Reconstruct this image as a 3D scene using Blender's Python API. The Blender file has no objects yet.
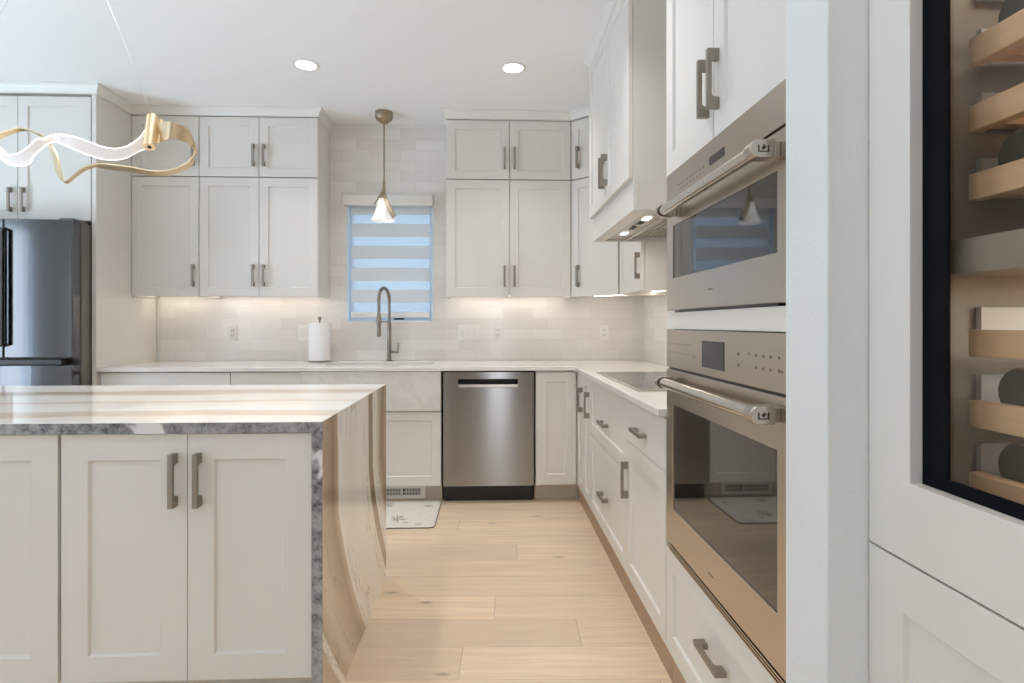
import bpy, bmesh, math, random
from mathutils import Vector, Matrix

random.seed(7)
SC = bpy.context.scene
COL = SC.collection

# ------------------------------------------------------------------ camera
F_PX, HORIZON, EYE = 580.0, 323.8, 1.200
YAW = math.atan(23.0 / 580.0)
ROLL = math.radians(0.10)
cam_d = bpy.data.cameras.new('camera')
cam = bpy.data.objects.new('camera', cam_d)
COL.objects.link(cam)
cam.location = (0, 0, EYE)
cam.rotation_mode = 'XYZ'
cam.rotation_euler = (math.pi / 2, 0, -YAW)
cam_d.sensor_fit = 'HORIZONTAL'
cam_d.sensor_width = 36.0
cam_d.lens = 36.0 * F_PX / 1024.0
cam_d.shift_x = 0.0
cam_d.shift_y = (HORIZON - 341.5) / 1024.0
cam_d.clip_start = 0.02
SC.camera = cam

# ------------------------------------------------------------------ world, daylight, exposure
SC.view_settings.view_transform = 'Standard'
SC.view_settings.look = 'None'
SC.view_settings.gamma = 1.0
SC.view_settings.use_curve_mapping = False
SC.view_settings.exposure = 0.10
SC.cycles.max_bounces = 14
SC.cycles.diffuse_bounces = 7
SC.cycles.glossy_bounces = 5
SC.cycles.transmission_bounces = 8
SC.cycles.transparent_max_bounces = 12
SC.cycles.sample_clamp_indirect = 6.0
SC.cycles.blur_glossy = 0.5

world = bpy.data.worlds.new('sky')
SC.world = world
world.use_nodes = True
wt = world.node_tree
wt.nodes.clear()
wo = wt.nodes.new('ShaderNodeOutputWorld')
wb = wt.nodes.new('ShaderNodeBackground')
wc = wt.nodes.new('ShaderNodeTexCoord')
ws = wt.nodes.new('ShaderNodeSeparateXYZ')
wr = wt.nodes.new('ShaderNodeValToRGB')
wr.color_ramp.elements[0].position = 0.0
wr.color_ramp.elements[0].color = (0.26, 0.42, 0.60, 1)
wr.color_ramp.elements[1].position = 0.6
wr.color_ramp.elements[1].color = (0.20, 0.38, 0.66, 1)
e = wr.color_ramp.elements.new(0.08)
e.color = (0.34, 0.51, 0.68, 1)
wt.links.new(wc.outputs['Generated'], ws.inputs[0])
wt.links.new(ws.outputs['Z'], wr.inputs[0])
wm = wt.nodes.new('ShaderNodeMix'); wm.data_type = 'RGBA'
wk = wt.nodes.new('ShaderNodeMapRange')
wk.inputs['From Min'].default_value, wk.inputs['From Max'].default_value = -0.15, -0.95
wt.links.new(ws.outputs['Y'], wk.inputs['Value'])
wt.links.new(wk.outputs[0], wm.inputs[0])
wt.links.new(wr.outputs[0], wm.inputs[6])
wm.inputs[7].default_value = (2.6, 2.75, 2.95, 1)
wt.links.new(wm.outputs[2], wb.inputs[0])
wb.inputs[1].default_value = 1.8
wt.links.new(wb.outputs[0], wo.inputs[0])

FILL_W = 148.0      # added upward fill light for the ceiling, per metre of window
FILL_COL = (0.57, 0.785, 1.0)
WARM = (1.0, 0.90, 0.79)
CAN_COL = (1.0, 0.985, 0.98)
CAN_W = 3.5          # each recessed can over the kitchen
AISLE_W = 4.5        # unseen can added over the aisle to brighten floor and waterfall
CAN_B = 1.3          # dimmed unseen cans, added to light the room behind the camera
STRIP_W = 0.50         # each under-cabinet strip

def area(name, loc, rot, sx, sy, power, color, parent=None, spread=180):
    d = bpy.data.lights.new(name, 'AREA')
    d.shape = 'RECTANGLE'
    d.size, d.size_y = sx, sy
    d.energy = power
    d.color = color
    d.spread = math.radians(spread)
    o = bpy.data.objects.new(name, d)
    COL.objects.link(o)
    o.location = loc
    o.rotation_euler = rot
    if parent:
        o.parent = parent
        o.location = Vector(loc) - wloc(parent)
    return o

# added opening behind the camera, window openings to the left of it
REAR_Y, LEFT_X = -3.8, -4.8
ADDED_REAR_OPENING = [(-0.06, 0.42, 0.04, 2.45)]  # narrow unseen opening, added for the bright streak on the dishwasher
LEFT_WIN = [(-3.5, -1.5, 0.35, 2.25), (0.65, 2.60, 0.35, 2.25)]
# added lamps outside the left windows, aimed up to brighten the ceiling
for (a, b, z0, z1) in LEFT_WIN:
    area('ceiling_fill', (LEFT_X - 1.1, (a + b) / 2, 0.0), (0, math.radians(-142), 0), 1.2, b - a, FILL_W * (b - a), FILL_COL)

# ------------------------------------------------------------------ materials
class G:
    """small node-tree writer"""
    def __init__(s, name):
        s.m = bpy.data.materials.new(name)
        s.m.use_nodes = True
        s.t = s.m.node_tree
        s.b = s.t.nodes['Principled BSDF']
        s.out = s.t.nodes['Material Output']
    def n(s, typ, **kw):
        nd = s.t.nodes.new('ShaderNode' + typ)
        for k, v in kw.items():
            setattr(nd, k, v)
        return nd
    def set(s, sock, v):
        if isinstance(v, bpy.types.NodeSocket):
            s.t.links.new(v, sock)
        elif isinstance(v, (tuple, list)) and len(v) == 3 and sock.type == 'RGBA':
            sock.default_value = (*v, 1)
        else:
            sock.default_value = v
    def p(s, **kw):
        for k, v in kw.items():
            s.set(s.b.inputs[k.replace('_', ' ')], v)
        return s
    def math(s, op, a, b=None, c=None):
        nd = s.n('Math', operation=op)
        s.set(nd.inputs[0], a)
        if b is not None: s.set(nd.inputs[1], b)
        if c is not None: s.set(nd.inputs[2], c)
        return nd.outputs[0]
    def pos(s):
        g = s.n('NewGeometry')
        x = s.n('SeparateXYZ')
        s.t.links.new(g.outputs['Position'], x.inputs[0])
        return x.outputs[0], x.outputs[1], x.outputs[2]
    def xyz(s, x, y, z):
        c = s.n('CombineXYZ')
        s.set(c.inputs[0], x); s.set(c.inputs[1], y); s.set(c.inputs[2], z)
        return c.outputs[0]
    def noise(s, vec, scale, detail=3, rough=0.5, dist=0.0):
        nd = s.n('TexNoise')
        s.set(nd.inputs['Vector'], vec)
        nd.inputs['Scale'].default_value = scale
        nd.inputs['Detail'].default_value = detail
        nd.inputs['Roughness'].default_value = rough
        nd.inputs['Distortion'].default_value = dist
        return nd.outputs[0]
    def ramp(s, fac, stops, interp='LINEAR'):
        r = s.n('ValToRGB')
        cr = r.color_ramp
        cr.interpolation = interp
        while len(cr.elements) < len(stops):
            cr.elements.new(0.5)
        for el, (q, c) in zip(cr.elements, stops):
            el.position = q
            el.color = (c, c, c, 1) if not isinstance(c, tuple) else (*c, 1)
        s.set(r.inputs[0], fac)
        return r.outputs[0]
    def mix(s, fac, a, b, mode='MIX'):
        nd = s.n('Mix', data_type='RGBA', blend_type=mode)
        s.set(nd.inputs[0], fac); s.set(nd.inputs[6], a); s.set(nd.inputs[7], b)
        return nd.outputs[2]
    def bump(s, h, strength=0.1, dist=0.01):
        nd = s.n('Bump')
        nd.inputs['Strength'].default_value = strength
        nd.inputs['Distance'].default_value = dist
        s.set(nd.inputs['Height'], h)
        s.set(s.b.inputs['Normal'], nd.outputs[0])
        return s

def srgb(r, g, b):
    f = lambda c: (c / 255 / 12.92) if c <= 10 else ((c / 255 + 0.055) / 1.055) ** 2.4
    return (f(r), f(g), f(b))

M = {}
def simple(key, col, rough=0.5, metal=0.0, **kw):
    g = G(key)
    g.p(Base_Color=col, Roughness=rough, Metallic=metal, **kw)
    M[key] = g.m
    return g

# cabinet paint: faint brush / spray unevenness
g = G('cabinet_paint')
x, y, z = g.pos()
nz = g.noise(g.xyz(x, y, z), 3.0, 2)
g.p(Base_Color=g.mix(nz, srgb(222, 217, 209), srgb(227, 222, 215)), Roughness=0.38)
M['paint'] = g.m

g = G('wall_paint')
x, y, z = g.pos()
nz = g.noise(g.xyz(x, y, z), 130.0, 2)
g.p(Base_Color=srgb(226, 227, 225), Roughness=0.75)
g.bump(g.ramp(nz, [(0.42, 0.0), (0.62, 1.0)]), 0.14, 0.004)
M['wall'] = g.m
simple('dark_wall', srgb(142, 136, 130), 0.8)
simple('ceiling_paint', srgb(243, 243, 242), 0.9)
simple('trim_paint', srgb(232, 229, 223), 0.4)
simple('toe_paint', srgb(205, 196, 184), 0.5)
simple('toe_shaded', srgb(176, 148, 122), 0.5)  # brown holds the shade and floor bounce under the right-run cabinets
simple('cabinet_inside', srgb(190, 180, 168), 0.6)

# glossy hand-made subway tile, U = horizontal, V = vertical
def tile(key, axis):
    g = G(key)
    x, y, z = g.pos()
    u = x if axis == 'x' else y
    v = g.math('SUBTRACT', z, 0.915)
    vec = g.xyz(u, v, 0.0)
    br = g.n('TexBrick', offset=0.5, offset_frequency=2)
    g.set(br.inputs['Vector'], vec)
    br.inputs['Scale'].default_value = 1.0
    br.inputs['Mortar Size'].default_value = 0.0013
    br.inputs['Mortar Smooth'].default_value = 0.3
    br.inputs['Brick Width'].default_value = 0.228
    br.inputs['Row Height'].default_value = 0.0815
    g.set(br.inputs['Color1'], srgb(222, 215, 208))
    g.set(br.inputs['Color2'], srgb(235, 230, 224))
    g.set(br.inputs['Mortar'], srgb(208, 202, 196))
    cloud = g.noise(g.xyz(g.math('MULTIPLY', u, 0.5), v, 0.0), 14.0, 4, 0.6)
    col = g.mix(g.math('MULTIPLY', cloud, 0.35), br.outputs['Color'], srgb(238, 234, 230))
    g.p(Base_Color=col, Roughness=0.12)
    wav = g.noise(vec, 11.0, 2)
    h = g.math('SUBTRACT', wav, g.math('MULTIPLY', br.outputs['Fac'], 0.6))
    g.bump(h, 0.25, 0.004)
    M[key] = g.m
tile('tile_back', 'x')
tile('tile_right', 'y')

# wide pale oak planks running along X
g = G('oak_floor')
x0_, y0_, z = g.pos()
x = g.math('SUBTRACT', x0_, g.math('MULTIPLY', y0_, 0.034))
y = g.math('ADD', y0_, g.math('MULTIPLY', x0_, 0.034))
ry = g.math('DIVIDE', g.math('SUBTRACT', y, 1.957), 0.2005)
row = g.math('FLOOR', ry)
wn = g.n('TexWhiteNoise', noise_dimensions='1D')
g.set(wn.inputs['W'], g.math('ADD', row, 31.7))
off = g.math('MULTIPLY', wn.outputs[0], 1.9)
for k_, j_ in ((0, -0.17), (1, 0.272), (2, -0.060), (5, 0.043)):
    is_k = g.math('COMPARE', row, float(k_), 0.1)
    off = g.math('ADD', g.math('MULTIPLY', off, g.math('SUBTRACT', 1.0, is_k)), g.math('MULTIPLY', is_k, 1.9 - j_))
rx = g.math('DIVIDE', g.math('ADD', x, off), 1.9)
colu = g.math('FLOOR', rx)
w2 = g.n('TexWhiteNoise', noise_dimensions='2D')
g.set(w2.inputs['Vector'], g.xyz(row, colu, 0.0))
pid = w2.outputs[0]
grain_v = g.xyz(g.math('MULTIPLY', x, 1.6), g.math('MULTIPLY', y, 26.0), g.math('MULTIPLY', pid, 17.0))
gr = g.noise(grain_v, 1.6, 5, 0.62, 0.6)
fine = g.noise(g.xyz(g.math('MULTIPLY', x, 5.0), g.math('MULTIPLY', y, 160.0), pid), 1.0, 2)
base = g.mix(pid, srgb(239, 215, 184), srgb(217, 195, 168))
base = g.mix(g.math('MULTIPLY', g.ramp(gr, [(0.35, 0.0), (0.72, 1.0)]), 0.75), base, srgb(206, 181, 154))
base = g.mix(g.math('MULTIPLY', g.ramp(fine, [(0.5, 0.0), (0.8, 1.0)]), 0.18), base, srgb(186, 158, 130))
vo = g.n('TexVoronoi')
g.set(vo.inputs['Vector'], g.xyz(g.math('MULTIPLY', x, 1.3), g.math('MULTIPLY', y, 3.4), g.math('MULTIPLY', pid, 3.0)))
vo.inputs['Scale'].default_value = 1.9
kn = g.noise(g.xyz(g.math('MULTIPLY', x, 6.0), g.math('MULTIPLY', y, 20.0), 5.0), 2.0, 4, 0.65)
kd = g.math('ADD', vo.outputs['Distance'], g.math('MULTIPLY', kn, 0.10))
knot = g.ramp(kd, [(0.05, 1.0), (0.09, 0.6), (0.15, 0.0)])
base = g.mix(g.math('MULTIPLY', knot, 0.75), base, srgb(112, 88, 68))
fy = g.math('FRACT', ry)
fx = g.math('FRACT', rx)
ey = g.math('MINIMUM', fy, g.math('SUBTRACT', 1.0, fy))
ex = g.math('MINIMUM', fx, g.math('SUBTRACT', 1.0, fx))
seam = g.math('MAXIMUM', g.math('LESS_THAN', ey, 0.006), g.math('LESS_THAN', ex, 0.0009))
base = g.mix(g.math('MULTIPLY', seam, 0.38), base, srgb(96, 76, 60))
g.p(Base_Color=base, Roughness=0.42)
g.bump(g.math('SUBTRACT', g.math('MULTIPLY', gr, 0.3), seam), 0.08, 0.003)
M['floor'] = g.m

# white quartz worktop
g = G('white_quartz')
x, y, z = g.pos()
nz = g.noise(g.xyz(x, y, z), 4.0, 5, 0.6, 0.8)
g.p(Base_Color=g.mix(nz, srgb(236, 232, 227), srgb(226, 220, 214)), Roughness=0.16)
M['quartz'] = g.m

# concrete-like stone apron of the sink
g = G('apron_stone')
x, y, z = g.pos()
nz = g.noise(g.xyz(x, y, z), 7.0, 7, 0.65, 1.2)
n2 = g.noise(g.xyz(x, y, z), 60.0, 4, 0.6)
c = g.mix(g.ramp(nz, [(0.38, 0.0), (0.66, 1.0)]), srgb(222, 217, 210), srgb(204, 198, 190))
c = g.mix(g.math('MULTIPLY', n2, 0.25), c, srgb(235, 231, 226))
g.p(Base_Color=c, Roughness=0.45)
M['apron'] = g.m

# island slab: long soft bands of cream, tan and brown along the top and down the waterfall end
CREAM, TAN, BROWN, PALE, MID = srgb(244, 238, 228), srgb(220, 203, 182), srgb(166, 144, 122), srgb(250, 246, 240), srgb(198, 178, 154)
def island_stone(key, stops, lo, hi, end):
    g = G(key)
    x, y, z = g.pos()
    if end:
        along = g.math('SUBTRACT', 0.90, z)
        d = g.math('DIVIDE', g.math('MAXIMUM', g.math('SUBTRACT', along, 0.28), 0.0), 0.62)
        q = g.math('SUBTRACT', y, g.math('MULTIPLY', g.math('POWER', d, 1.4), 0.43))
    else:
        along = g.math('SUBTRACT', -0.48, x)
        q = g.math('ADD', y, g.math('MULTIPLY', along, 0.05))
    wob = g.noise(g.xyz(along, g.math('MULTIPLY', y, 1.2), 2.0), 1.5, 3, 0.5)
    wob2 = g.noise(g.xyz(along, g.math('MULTIPLY', y, 5.0), 4.0), 4.0, 4, 0.6)
    q = g.math('ADD', q, g.math('MULTIPLY', g.math('SUBTRACT', wob, 0.5), 0.06 if end else 0.22))
    q = g.math('ADD', q, g.math('MULTIPLY', g.math('SUBTRACT', wob2, 0.5), 0.02))
    f = g.math('DIVIDE', g.math('SUBTRACT', q, lo), hi - lo)
    col = g.ramp(f, [((a - lo) / (hi - lo), c) for a, c in stops])
    streak = g.noise(g.xyz(g.math('MULTIPLY', along, 0.5), g.math('MULTIPLY', q, 26.0), 1.0), 1.2, 4, 0.55, 0.2)
    col = g.mix(g.math('MULTIPLY', g.ramp(streak, [(0.5, 0.0), (0.75, 1.0)]), 0.08 if end else 0.22), col, srgb(200, 181, 158))
    vein = g.noise(g.xyz(g.math('MULTIPLY', along, 0.9), g.math('MULTIPLY', q, 7.0), 9.0), 1.0, 5, 0.6, 0.3)
    line = g.ramp(vein, [(0.49, 0.0), (0.5, 1.0), (0.51, 0.0)])
    col = g.mix(g.math('MULTIPLY', line, 0.5 if end else 0.15), col, srgb(120, 104, 90))
    g.p(Base_Color=col, Roughness=0.09)
    M[key] = g.m
island_stone('island_top_stone', [(1.60, PALE), (1.83, CREAM), (1.87, TAN), (1.94, srgb(226, 212, 194)), (1.97, PALE), (2.16, CREAM), (2.20, TAN), (2.25, CREAM),
             (2.42, CREAM), (2.47, TAN), (2.57, srgb(204, 187, 166)), (2.62, CREAM), (2.80, PALE), (2.9, TAN)], 1.55, 2.95, False)
island_stone('island_end_stone', [(1.25, TAN), (1.50, MID), (1.515, PALE), (1.54, PALE), (1.55, MID), (1.64, TAN), (1.74, MID), (1.83, BROWN), (1.885, MID), (1.895, PALE),
             (2.05, CREAM), (2.2, PALE), (2.36, CREAM), (2.372, BROWN), (2.445, BROWN), (2.455, PALE), (2.53, CREAM), (2.60, MID), (2.66, BROWN), (2.76, MID)], 1.2, 2.85, True)

g = G('grey_marble_edge')
x, y, z = g.pos()
v = g.xyz(x, y, z)
n1 = g.noise(v, 30.0, 8, 0.75, 0.25)
n2 = g.noise(v, 5.0, 3, 0.5, 0.4)
c = g.ramp(n1, [(0.33, srgb(62, 60, 62)), (0.43, srgb(122, 120, 122)), (0.54, srgb(158, 156, 157)), (0.70, srgb(180, 178, 178))])
c = g.mix(g.ramp(n2, [(0.61, 0.0), (0.64, 1.0)]), c, srgb(228, 226, 224))
g.p(Base_Color=c, Roughness=0.25)
M['marble_edge'] = g.m

# brushed metals: fine streaks across one axis
def brushed(key, col, rough, axis, aniso=0.0, metal=1.0, amt=0.05):
    g = G(key)
    x, y, z = g.pos()
    k = {'x': (14.0, 900.0, 900.0), 'y': (900.0, 14.0, 900.0), 'z': (900.0, 900.0, 14.0)}[axis]
    nz = g.noise(g.xyz(g.math('MULTIPLY', x, k[0]), g.math('MULTIPLY', y, k[1]), g.math('MULTIPLY', z, k[2])), 1.0, 2)
    g.p(Base_Color=col, Metallic=metal,
        Roughness=g.math('ADD', g.math('MULTIPLY', g.math('SUBTRACT', nz, 0.5), 0.03), rough))
    if aniso:
        g.p(Anisotropic=aniso, Anisotropic_Rotation=0.25)
        tg = g.n('Tangent', direction_type='RADIAL', axis='Z')
        g.set(g.b.inputs['Tangent'], tg.outputs[0])
    M[key] = g.m
brushed('oven_steel', srgb(196, 186, 174), 0.26, 'y', 0.5)
brushed('fridge_steel', srgb(114, 116, 119), 0.14, 'z')
brushed('washer_steel', srgb(158, 156, 154), 0.20, 'x', 1.0)
brushed('pull_steel', srgb(158, 148, 138), 0.42, 'z')
brushed('handle_steel', srgb(214, 206, 196), 0.20, 'y', 0.3)
brushed('nickel', srgb(150, 142, 133), 0.25, 'z')
brushed('gold', srgb(234, 210, 172), 0.36, 'z')
brushed('bronze', srgb(166, 150, 128), 0.40, 'z')
brushed('hood_steel', srgb(200, 194, 186), 0.3, 'y')
simple('black_plastic', (0.012, 0.012, 0.013), 0.35)
simple('dark_gap', (0.02, 0.019, 0.018), 0.6)
simple('black_glossy', (0.008, 0.008, 0.01), 0.12)
simple('white_plastic', srgb(236, 232, 226), 0.3)
simple('outlet_face', srgb(229, 225, 220), 0.35)
simple('slot', srgb(60, 56, 52), 0.6)
simple('engraving', srgb(60, 52, 44), 0.4, 0.3)
simple('icon_print', srgb(120, 108, 96), 0.45)
simple('steel_cable', srgb(236, 236, 236), 0.3, 0.2)
simple('paper', srgb(244, 241, 238), 0.9)
simple('window_frame', srgb(222, 232, 240), 0.4)
simple('fridge_side', srgb(120, 116, 110), 0.4, 0.4)
simple('gasket', (0.006, 0.007, 0.009), 0.5, 0.0, Specular_IOR_Level=0.04)
simple('grille_steel', srgb(243, 241, 238), 0.4)

g = G('oven_glass')
g.p(Base_Color=(0.018, 0.014, 0.011), Roughness=0.03, IOR=1.9)
M['oven_glass'] = g.m
g = G('cooktop_glass')
g.p(Base_Color=(0.03, 0.028, 0.027), Roughness=0.06, IOR=1.9)
M['cooktop_glass'] = g.m
g = G('display')
g.p(Base_Color=(0.03, 0.028, 0.026), Roughness=0.12, IOR=1.5)
M['display'] = g.m

def glass(key, tint, refl=1.0, rough=0.0, ior=1.5):
    """thin pane: tinted see-through plus a mirror coat"""
    g = G(key)
    tr = g.n('BsdfTransparent')
    g.set(tr.inputs[0], tint)
    gl = g.n('BsdfGlossy')
    gl.inputs['Roughness'].default_value = rough
    fr = g.n('Fresnel')
    fr.inputs['IOR'].default_value = ior
    mx = g.n('MixShader')
    ge = g.n('NewGeometry')
    g.set(mx.inputs[0], g.math('MULTIPLY', g.math('MULTIPLY', fr.outputs[0], refl), g.math('SUBTRACT', 1.0, ge.outputs['Backfacing'])))
    g.t.links.new(tr.outputs[0], mx.inputs[1])
    g.t.links.new(gl.outputs[0], mx.inputs[2])
    g.t.links.new(mx.outputs[0], g.out.inputs[0])
    M[key] = g.m
glass('window_glass', (0.96, 0.98, 1.0))
glass('wine_glass', (0.95, 0.93, 0.90), 1.0)

def emit(key, col, strength, base=(0.9, 0.9, 0.9), rough=0.3):
    g = G(key)
    g.p(Base_Color=base, Roughness=rough, Emission_Color=col, Emission_Strength=strength)
    M[key] = g.m
emit('lamp_lens', (1.0, 0.95, 0.88), 9.0)
emit('led_strip', (1.0, 0.90, 0.79), 4.0)
emit('hood_lamp', (1.0, 0.95, 0.88), 1.6)
emit('ribbon_light', (1.0, 0.96, 0.95), 0.22, (0.85, 0.83, 0.83))
emit('ribbon_rim', (1.0, 0.97, 0.95), 0.8)
emit('bulb', (1.0, 0.9, 0.78), 2.5)

g = G('shade_glass')
g.p(Base_Color=(0.95, 0.94, 0.92), Roughness=0.15, Transmission_Weight=0.35, IOR=1.3,
    Emission_Color=(1.0, 0.96, 0.92), Emission_Strength=0.18)
M['shade_glass'] = g.m

# zebra blind: solid weave and sheer mesh alternate
g = G('zebra_fabric')
x, y, z = g.pos()
ph = g.math('FRACT', g.math('DIVIDE', g.math('SUBTRACT', z, 1.292), 0.1715))
sheer = g.math('LESS_THAN', ph, 0.40)
rim = g.math('GREATER_THAN', g.math('MULTIPLY', ph, 1.0), 0.965)
df = g.n('BsdfDiffuse'); g.set(df.inputs[0], srgb(240, 240, 240))
tl = g.n('BsdfTranslucent'); g.set(tl.inputs[0], srgb(245, 240, 232))
a1 = g.n('MixShader'); a1.inputs[0].default_value = 0.40
g.t.links.new(df.outputs[0], a1.inputs[1]); g.t.links.new(tl.outputs[0], a1.inputs[2])
tp = g.n('BsdfTransparent')
a2 = g.n('MixShader')
mesh_n = g.noise(g.xyz(g.math('MULTIPLY', x, 2.0), 0.0, g.math('MULTIPLY', z, 60.0)), 1.5, 2)
g.set(a2.inputs[0], g.math('MULTIPLY', sheer, g.math('ADD', g.math('MULTIPLY', mesh_n, 0.14), 0.50)))
g.t.links.new(a1.outputs[0], a2.inputs[1]); g.t.links.new(tp.outputs[0], a2.inputs[2])
g.t.links.new(a2.outputs[0], g.out.inputs[0])
M['zebra'] = g.m

# patterned kitchen mat
g = G('mat_fabric')
x, y, z = g.pos()
v = g.xyz(x, y, 0.0)
n1 = g.noise(v, 24.0, 5, 0.7)
c = g.mix(n1, srgb(232, 226, 216), srgb(206, 198, 188))
vo = g.n('TexVoronoi'); g.set(vo.inputs['Vector'], v); vo.inputs['Scale'].default_value = 46.0
c = g.mix(g.math('MULTIPLY', g.ramp(vo.outputs['Distance'], [(0.12, 1.0), (0.2, 0.0)]), 0.35), c, srgb(150, 138, 128))
g.p(Base_Color=c, Roughness=0.9)
M['mat'] = g.m
simple('mat_print', srgb(120, 106, 98), 0.9)
simple('mat_border', srgb(110, 100, 92), 0.9)

# wine shelf beech, bottle glass
g = G('beech')
x, y, z = g.pos()
nz = g.noise(g.xyz(g.math('MULTIPLY', x, 20.0), g.math('MULTIPLY', y, 3.0), g.math('MULTIPLY', z, 46.0)), 1.3, 4, 0.6, 0.4)
g.p(Base_Color=g.mix(nz, srgb(238, 205, 168), srgb(216, 176, 136)), Roughness=0.45)
M['beech'] = g.m
simple('wine_liner', srgb(150, 142, 131), 0.5)
simple('wine_rail', srgb(205, 206, 204), 0.35)
g = G('bottle_glass')
g.p(Base_Color=(0.10, 0.095, 0.08), Roughness=0.08, IOR=1.5)
M['bottle'] = g.m
simple('bottle_foil', srgb(160, 160, 165), 0.3, 0.8)

# ------------------------------------------------------------------ mesh helpers
class MB:
    def __init__(s):
        s.v, s.f, s.sm = [], [], []
    def add(s, verts, faces, smooth=False):
        o = len(s.v)
        s.v += [Vector(p) for p in verts]
        s.f += [tuple(i + o for i in f) for f in faces]
        s.sm += [smooth] * len(faces)
        return s
    def box(s, x0, x1, y0, y1, z0, z1):
        vs = [(x, y, z) for z in (z0, z1) for y in (y0, y1) for x in (x0, x1)]
        return s.add(vs, [(0, 2, 3, 1), (4, 5, 7, 6), (0, 1, 5, 4), (2, 6, 7, 3), (0, 4, 6, 2), (1, 3, 7, 5)])
    def fbox(s, F, u0, u1, v0, v1, w0, w1):
        vs = [F(u, v, w) for w in (w0, w1) for v in (v0, v1) for u in (u0, u1)]
        return s.add(vs, [(0, 2, 3, 1), (4, 5, 7, 6), (0, 1, 5, 4), (2, 6, 7, 3), (0, 4, 6, 2), (1, 3, 7, 5)])
    def prism(s, a, b, smooth=False):
        n = len(a)
        s.add(list(a) + list(b), [tuple(range(n))[::-1], tuple(range(n, 2 * n))])
        o = len(s.v) - 2 * n
        for i in range(n):
            j = (i + 1) % n
            s.f.append((o + i, o + j, o + n + j, o + n + i)); s.sm.append(smooth)
        return s
    def tube(s, pts, r, seg=12, caps=True, rs=None):
        pts = [Vector(p) for p in pts]
        n = len(pts)
        t0 = (pts[1] - pts[0]).normalized()
        ref = Vector((0, 0, 1)) if abs(t0.z) < 0.9 else Vector((1, 0, 0))
        nrm = (ref - t0 * ref.dot(t0)).normalized()
        rings = []
        for i, p in enumerate(pts):
            t = (pts[min(i + 1, n - 1)] - pts[max(i - 1, 0)]).normalized()
            nrm = (nrm - t * nrm.dot(t)).normalized()
            bi = t.cross(nrm)
            rr = rs[i] if rs else r
            rings.append([p + (nrm * math.cos(2 * math.pi * k / seg) + bi * math.sin(2 * math.pi * k / seg)) * rr for k in range(seg)])
        o = len(s.v)
        for rg in rings: s.v += rg
        for i in range(n - 1):
            for k in range(seg):
                k2 = (k + 1) % seg
                s.f.append((o + i * seg + k, o + i * seg + k2, o + (i + 1) * seg + k2, o + (i + 1) * seg + k)); s.sm.append(True)
        if caps:
            s.f.append(tuple(o + k for k in range(seg))[::-1]); s.sm.append(False)
            s.f.append(tuple(o + (n - 1) * seg + k for k in range(seg))); s.sm.append(False)
        return s
    def lathe(s, c, prof, seg=32, smooth=True, mod=None):
        """prof: list of (radius, z) about a vertical axis through c"""
        o = len(s.v)
        c = Vector(c)
        for r, z in prof:
            for k in range(seg):
                a = 2 * math.pi * k / seg
                rr = r * (mod(k, z) if mod else 1)
                s.v.append(c + Vector((rr * math.cos(a), rr * math.sin(a), z)))
        m = len(prof)
        for i in range(m - 1):
            for k in range(seg):
                k2 = (k + 1) % seg
                s.f.append((o + i * seg + k, o + i * seg + k2, o + (i + 1) * seg + k2, o + (i + 1) * seg + k)); s.sm.append(smooth)
        if prof[0][0] > 1e-5:
            s.f.append(tuple(o + k for k in range(seg))[::-1]); s.sm.append(False)
        if prof[-1][0] > 1e-5:
            s.f.append(tuple(o + (m - 1) * seg + k for k in range(seg))); s.sm.append(False)
        return s
    def cyl(s, a, b, r, seg=20):
        return s.tube([a, b], r, seg)
    def slab(s, xs, ys, filled, z0, z1):
        """plate made of grid cells with inner walls left out"""
        nx, ny = len(xs), len(ys)
        fl = {(i, j): filled((xs[i] + xs[i + 1]) / 2, (ys[j] + ys[j + 1]) / 2) for i in range(nx - 1) for j in range(ny - 1)}
        o = len(s.v)
        for z in (z0, z1):
            for j in range(ny):
                for i in range(nx):
                    s.v.append(Vector((xs[i], ys[j], z)))
        I = lambda i, j, k: o + k * nx * ny + j * nx + i
        def q(*f):
            s.f.append(f); s.sm.append(False)
        for (i, j), on in fl.items():
            if not on: continue
            q(I(i, j, 1), I(i + 1, j, 1), I(i + 1, j + 1, 1), I(i, j + 1, 1))
            q(I(i, j, 0), I(i, j + 1, 0), I(i + 1, j + 1, 0), I(i + 1, j, 0))
            if not fl.get((i, j - 1)): q(I(i, j, 0), I(i + 1, j, 0), I(i + 1, j, 1), I(i, j, 1))
            if not fl.get((i, j + 1)): q(I(i + 1, j + 1, 0), I(i, j + 1, 0), I(i, j + 1, 1), I(i + 1, j + 1, 1))
            if not fl.get((i - 1, j)): q(I(i, j + 1, 0), I(i, j, 0), I(i, j, 1), I(i, j + 1, 1))
            if not fl.get((i + 1, j)): q(I(i + 1, j, 0), I(i + 1, j + 1, 0), I(i + 1, j + 1, 1), I(i + 1, j, 1))
        return s

WLOC = {}
def wloc(o):
    return WLOC.get(o.name, Vector((0, 0, 0)))

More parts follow.
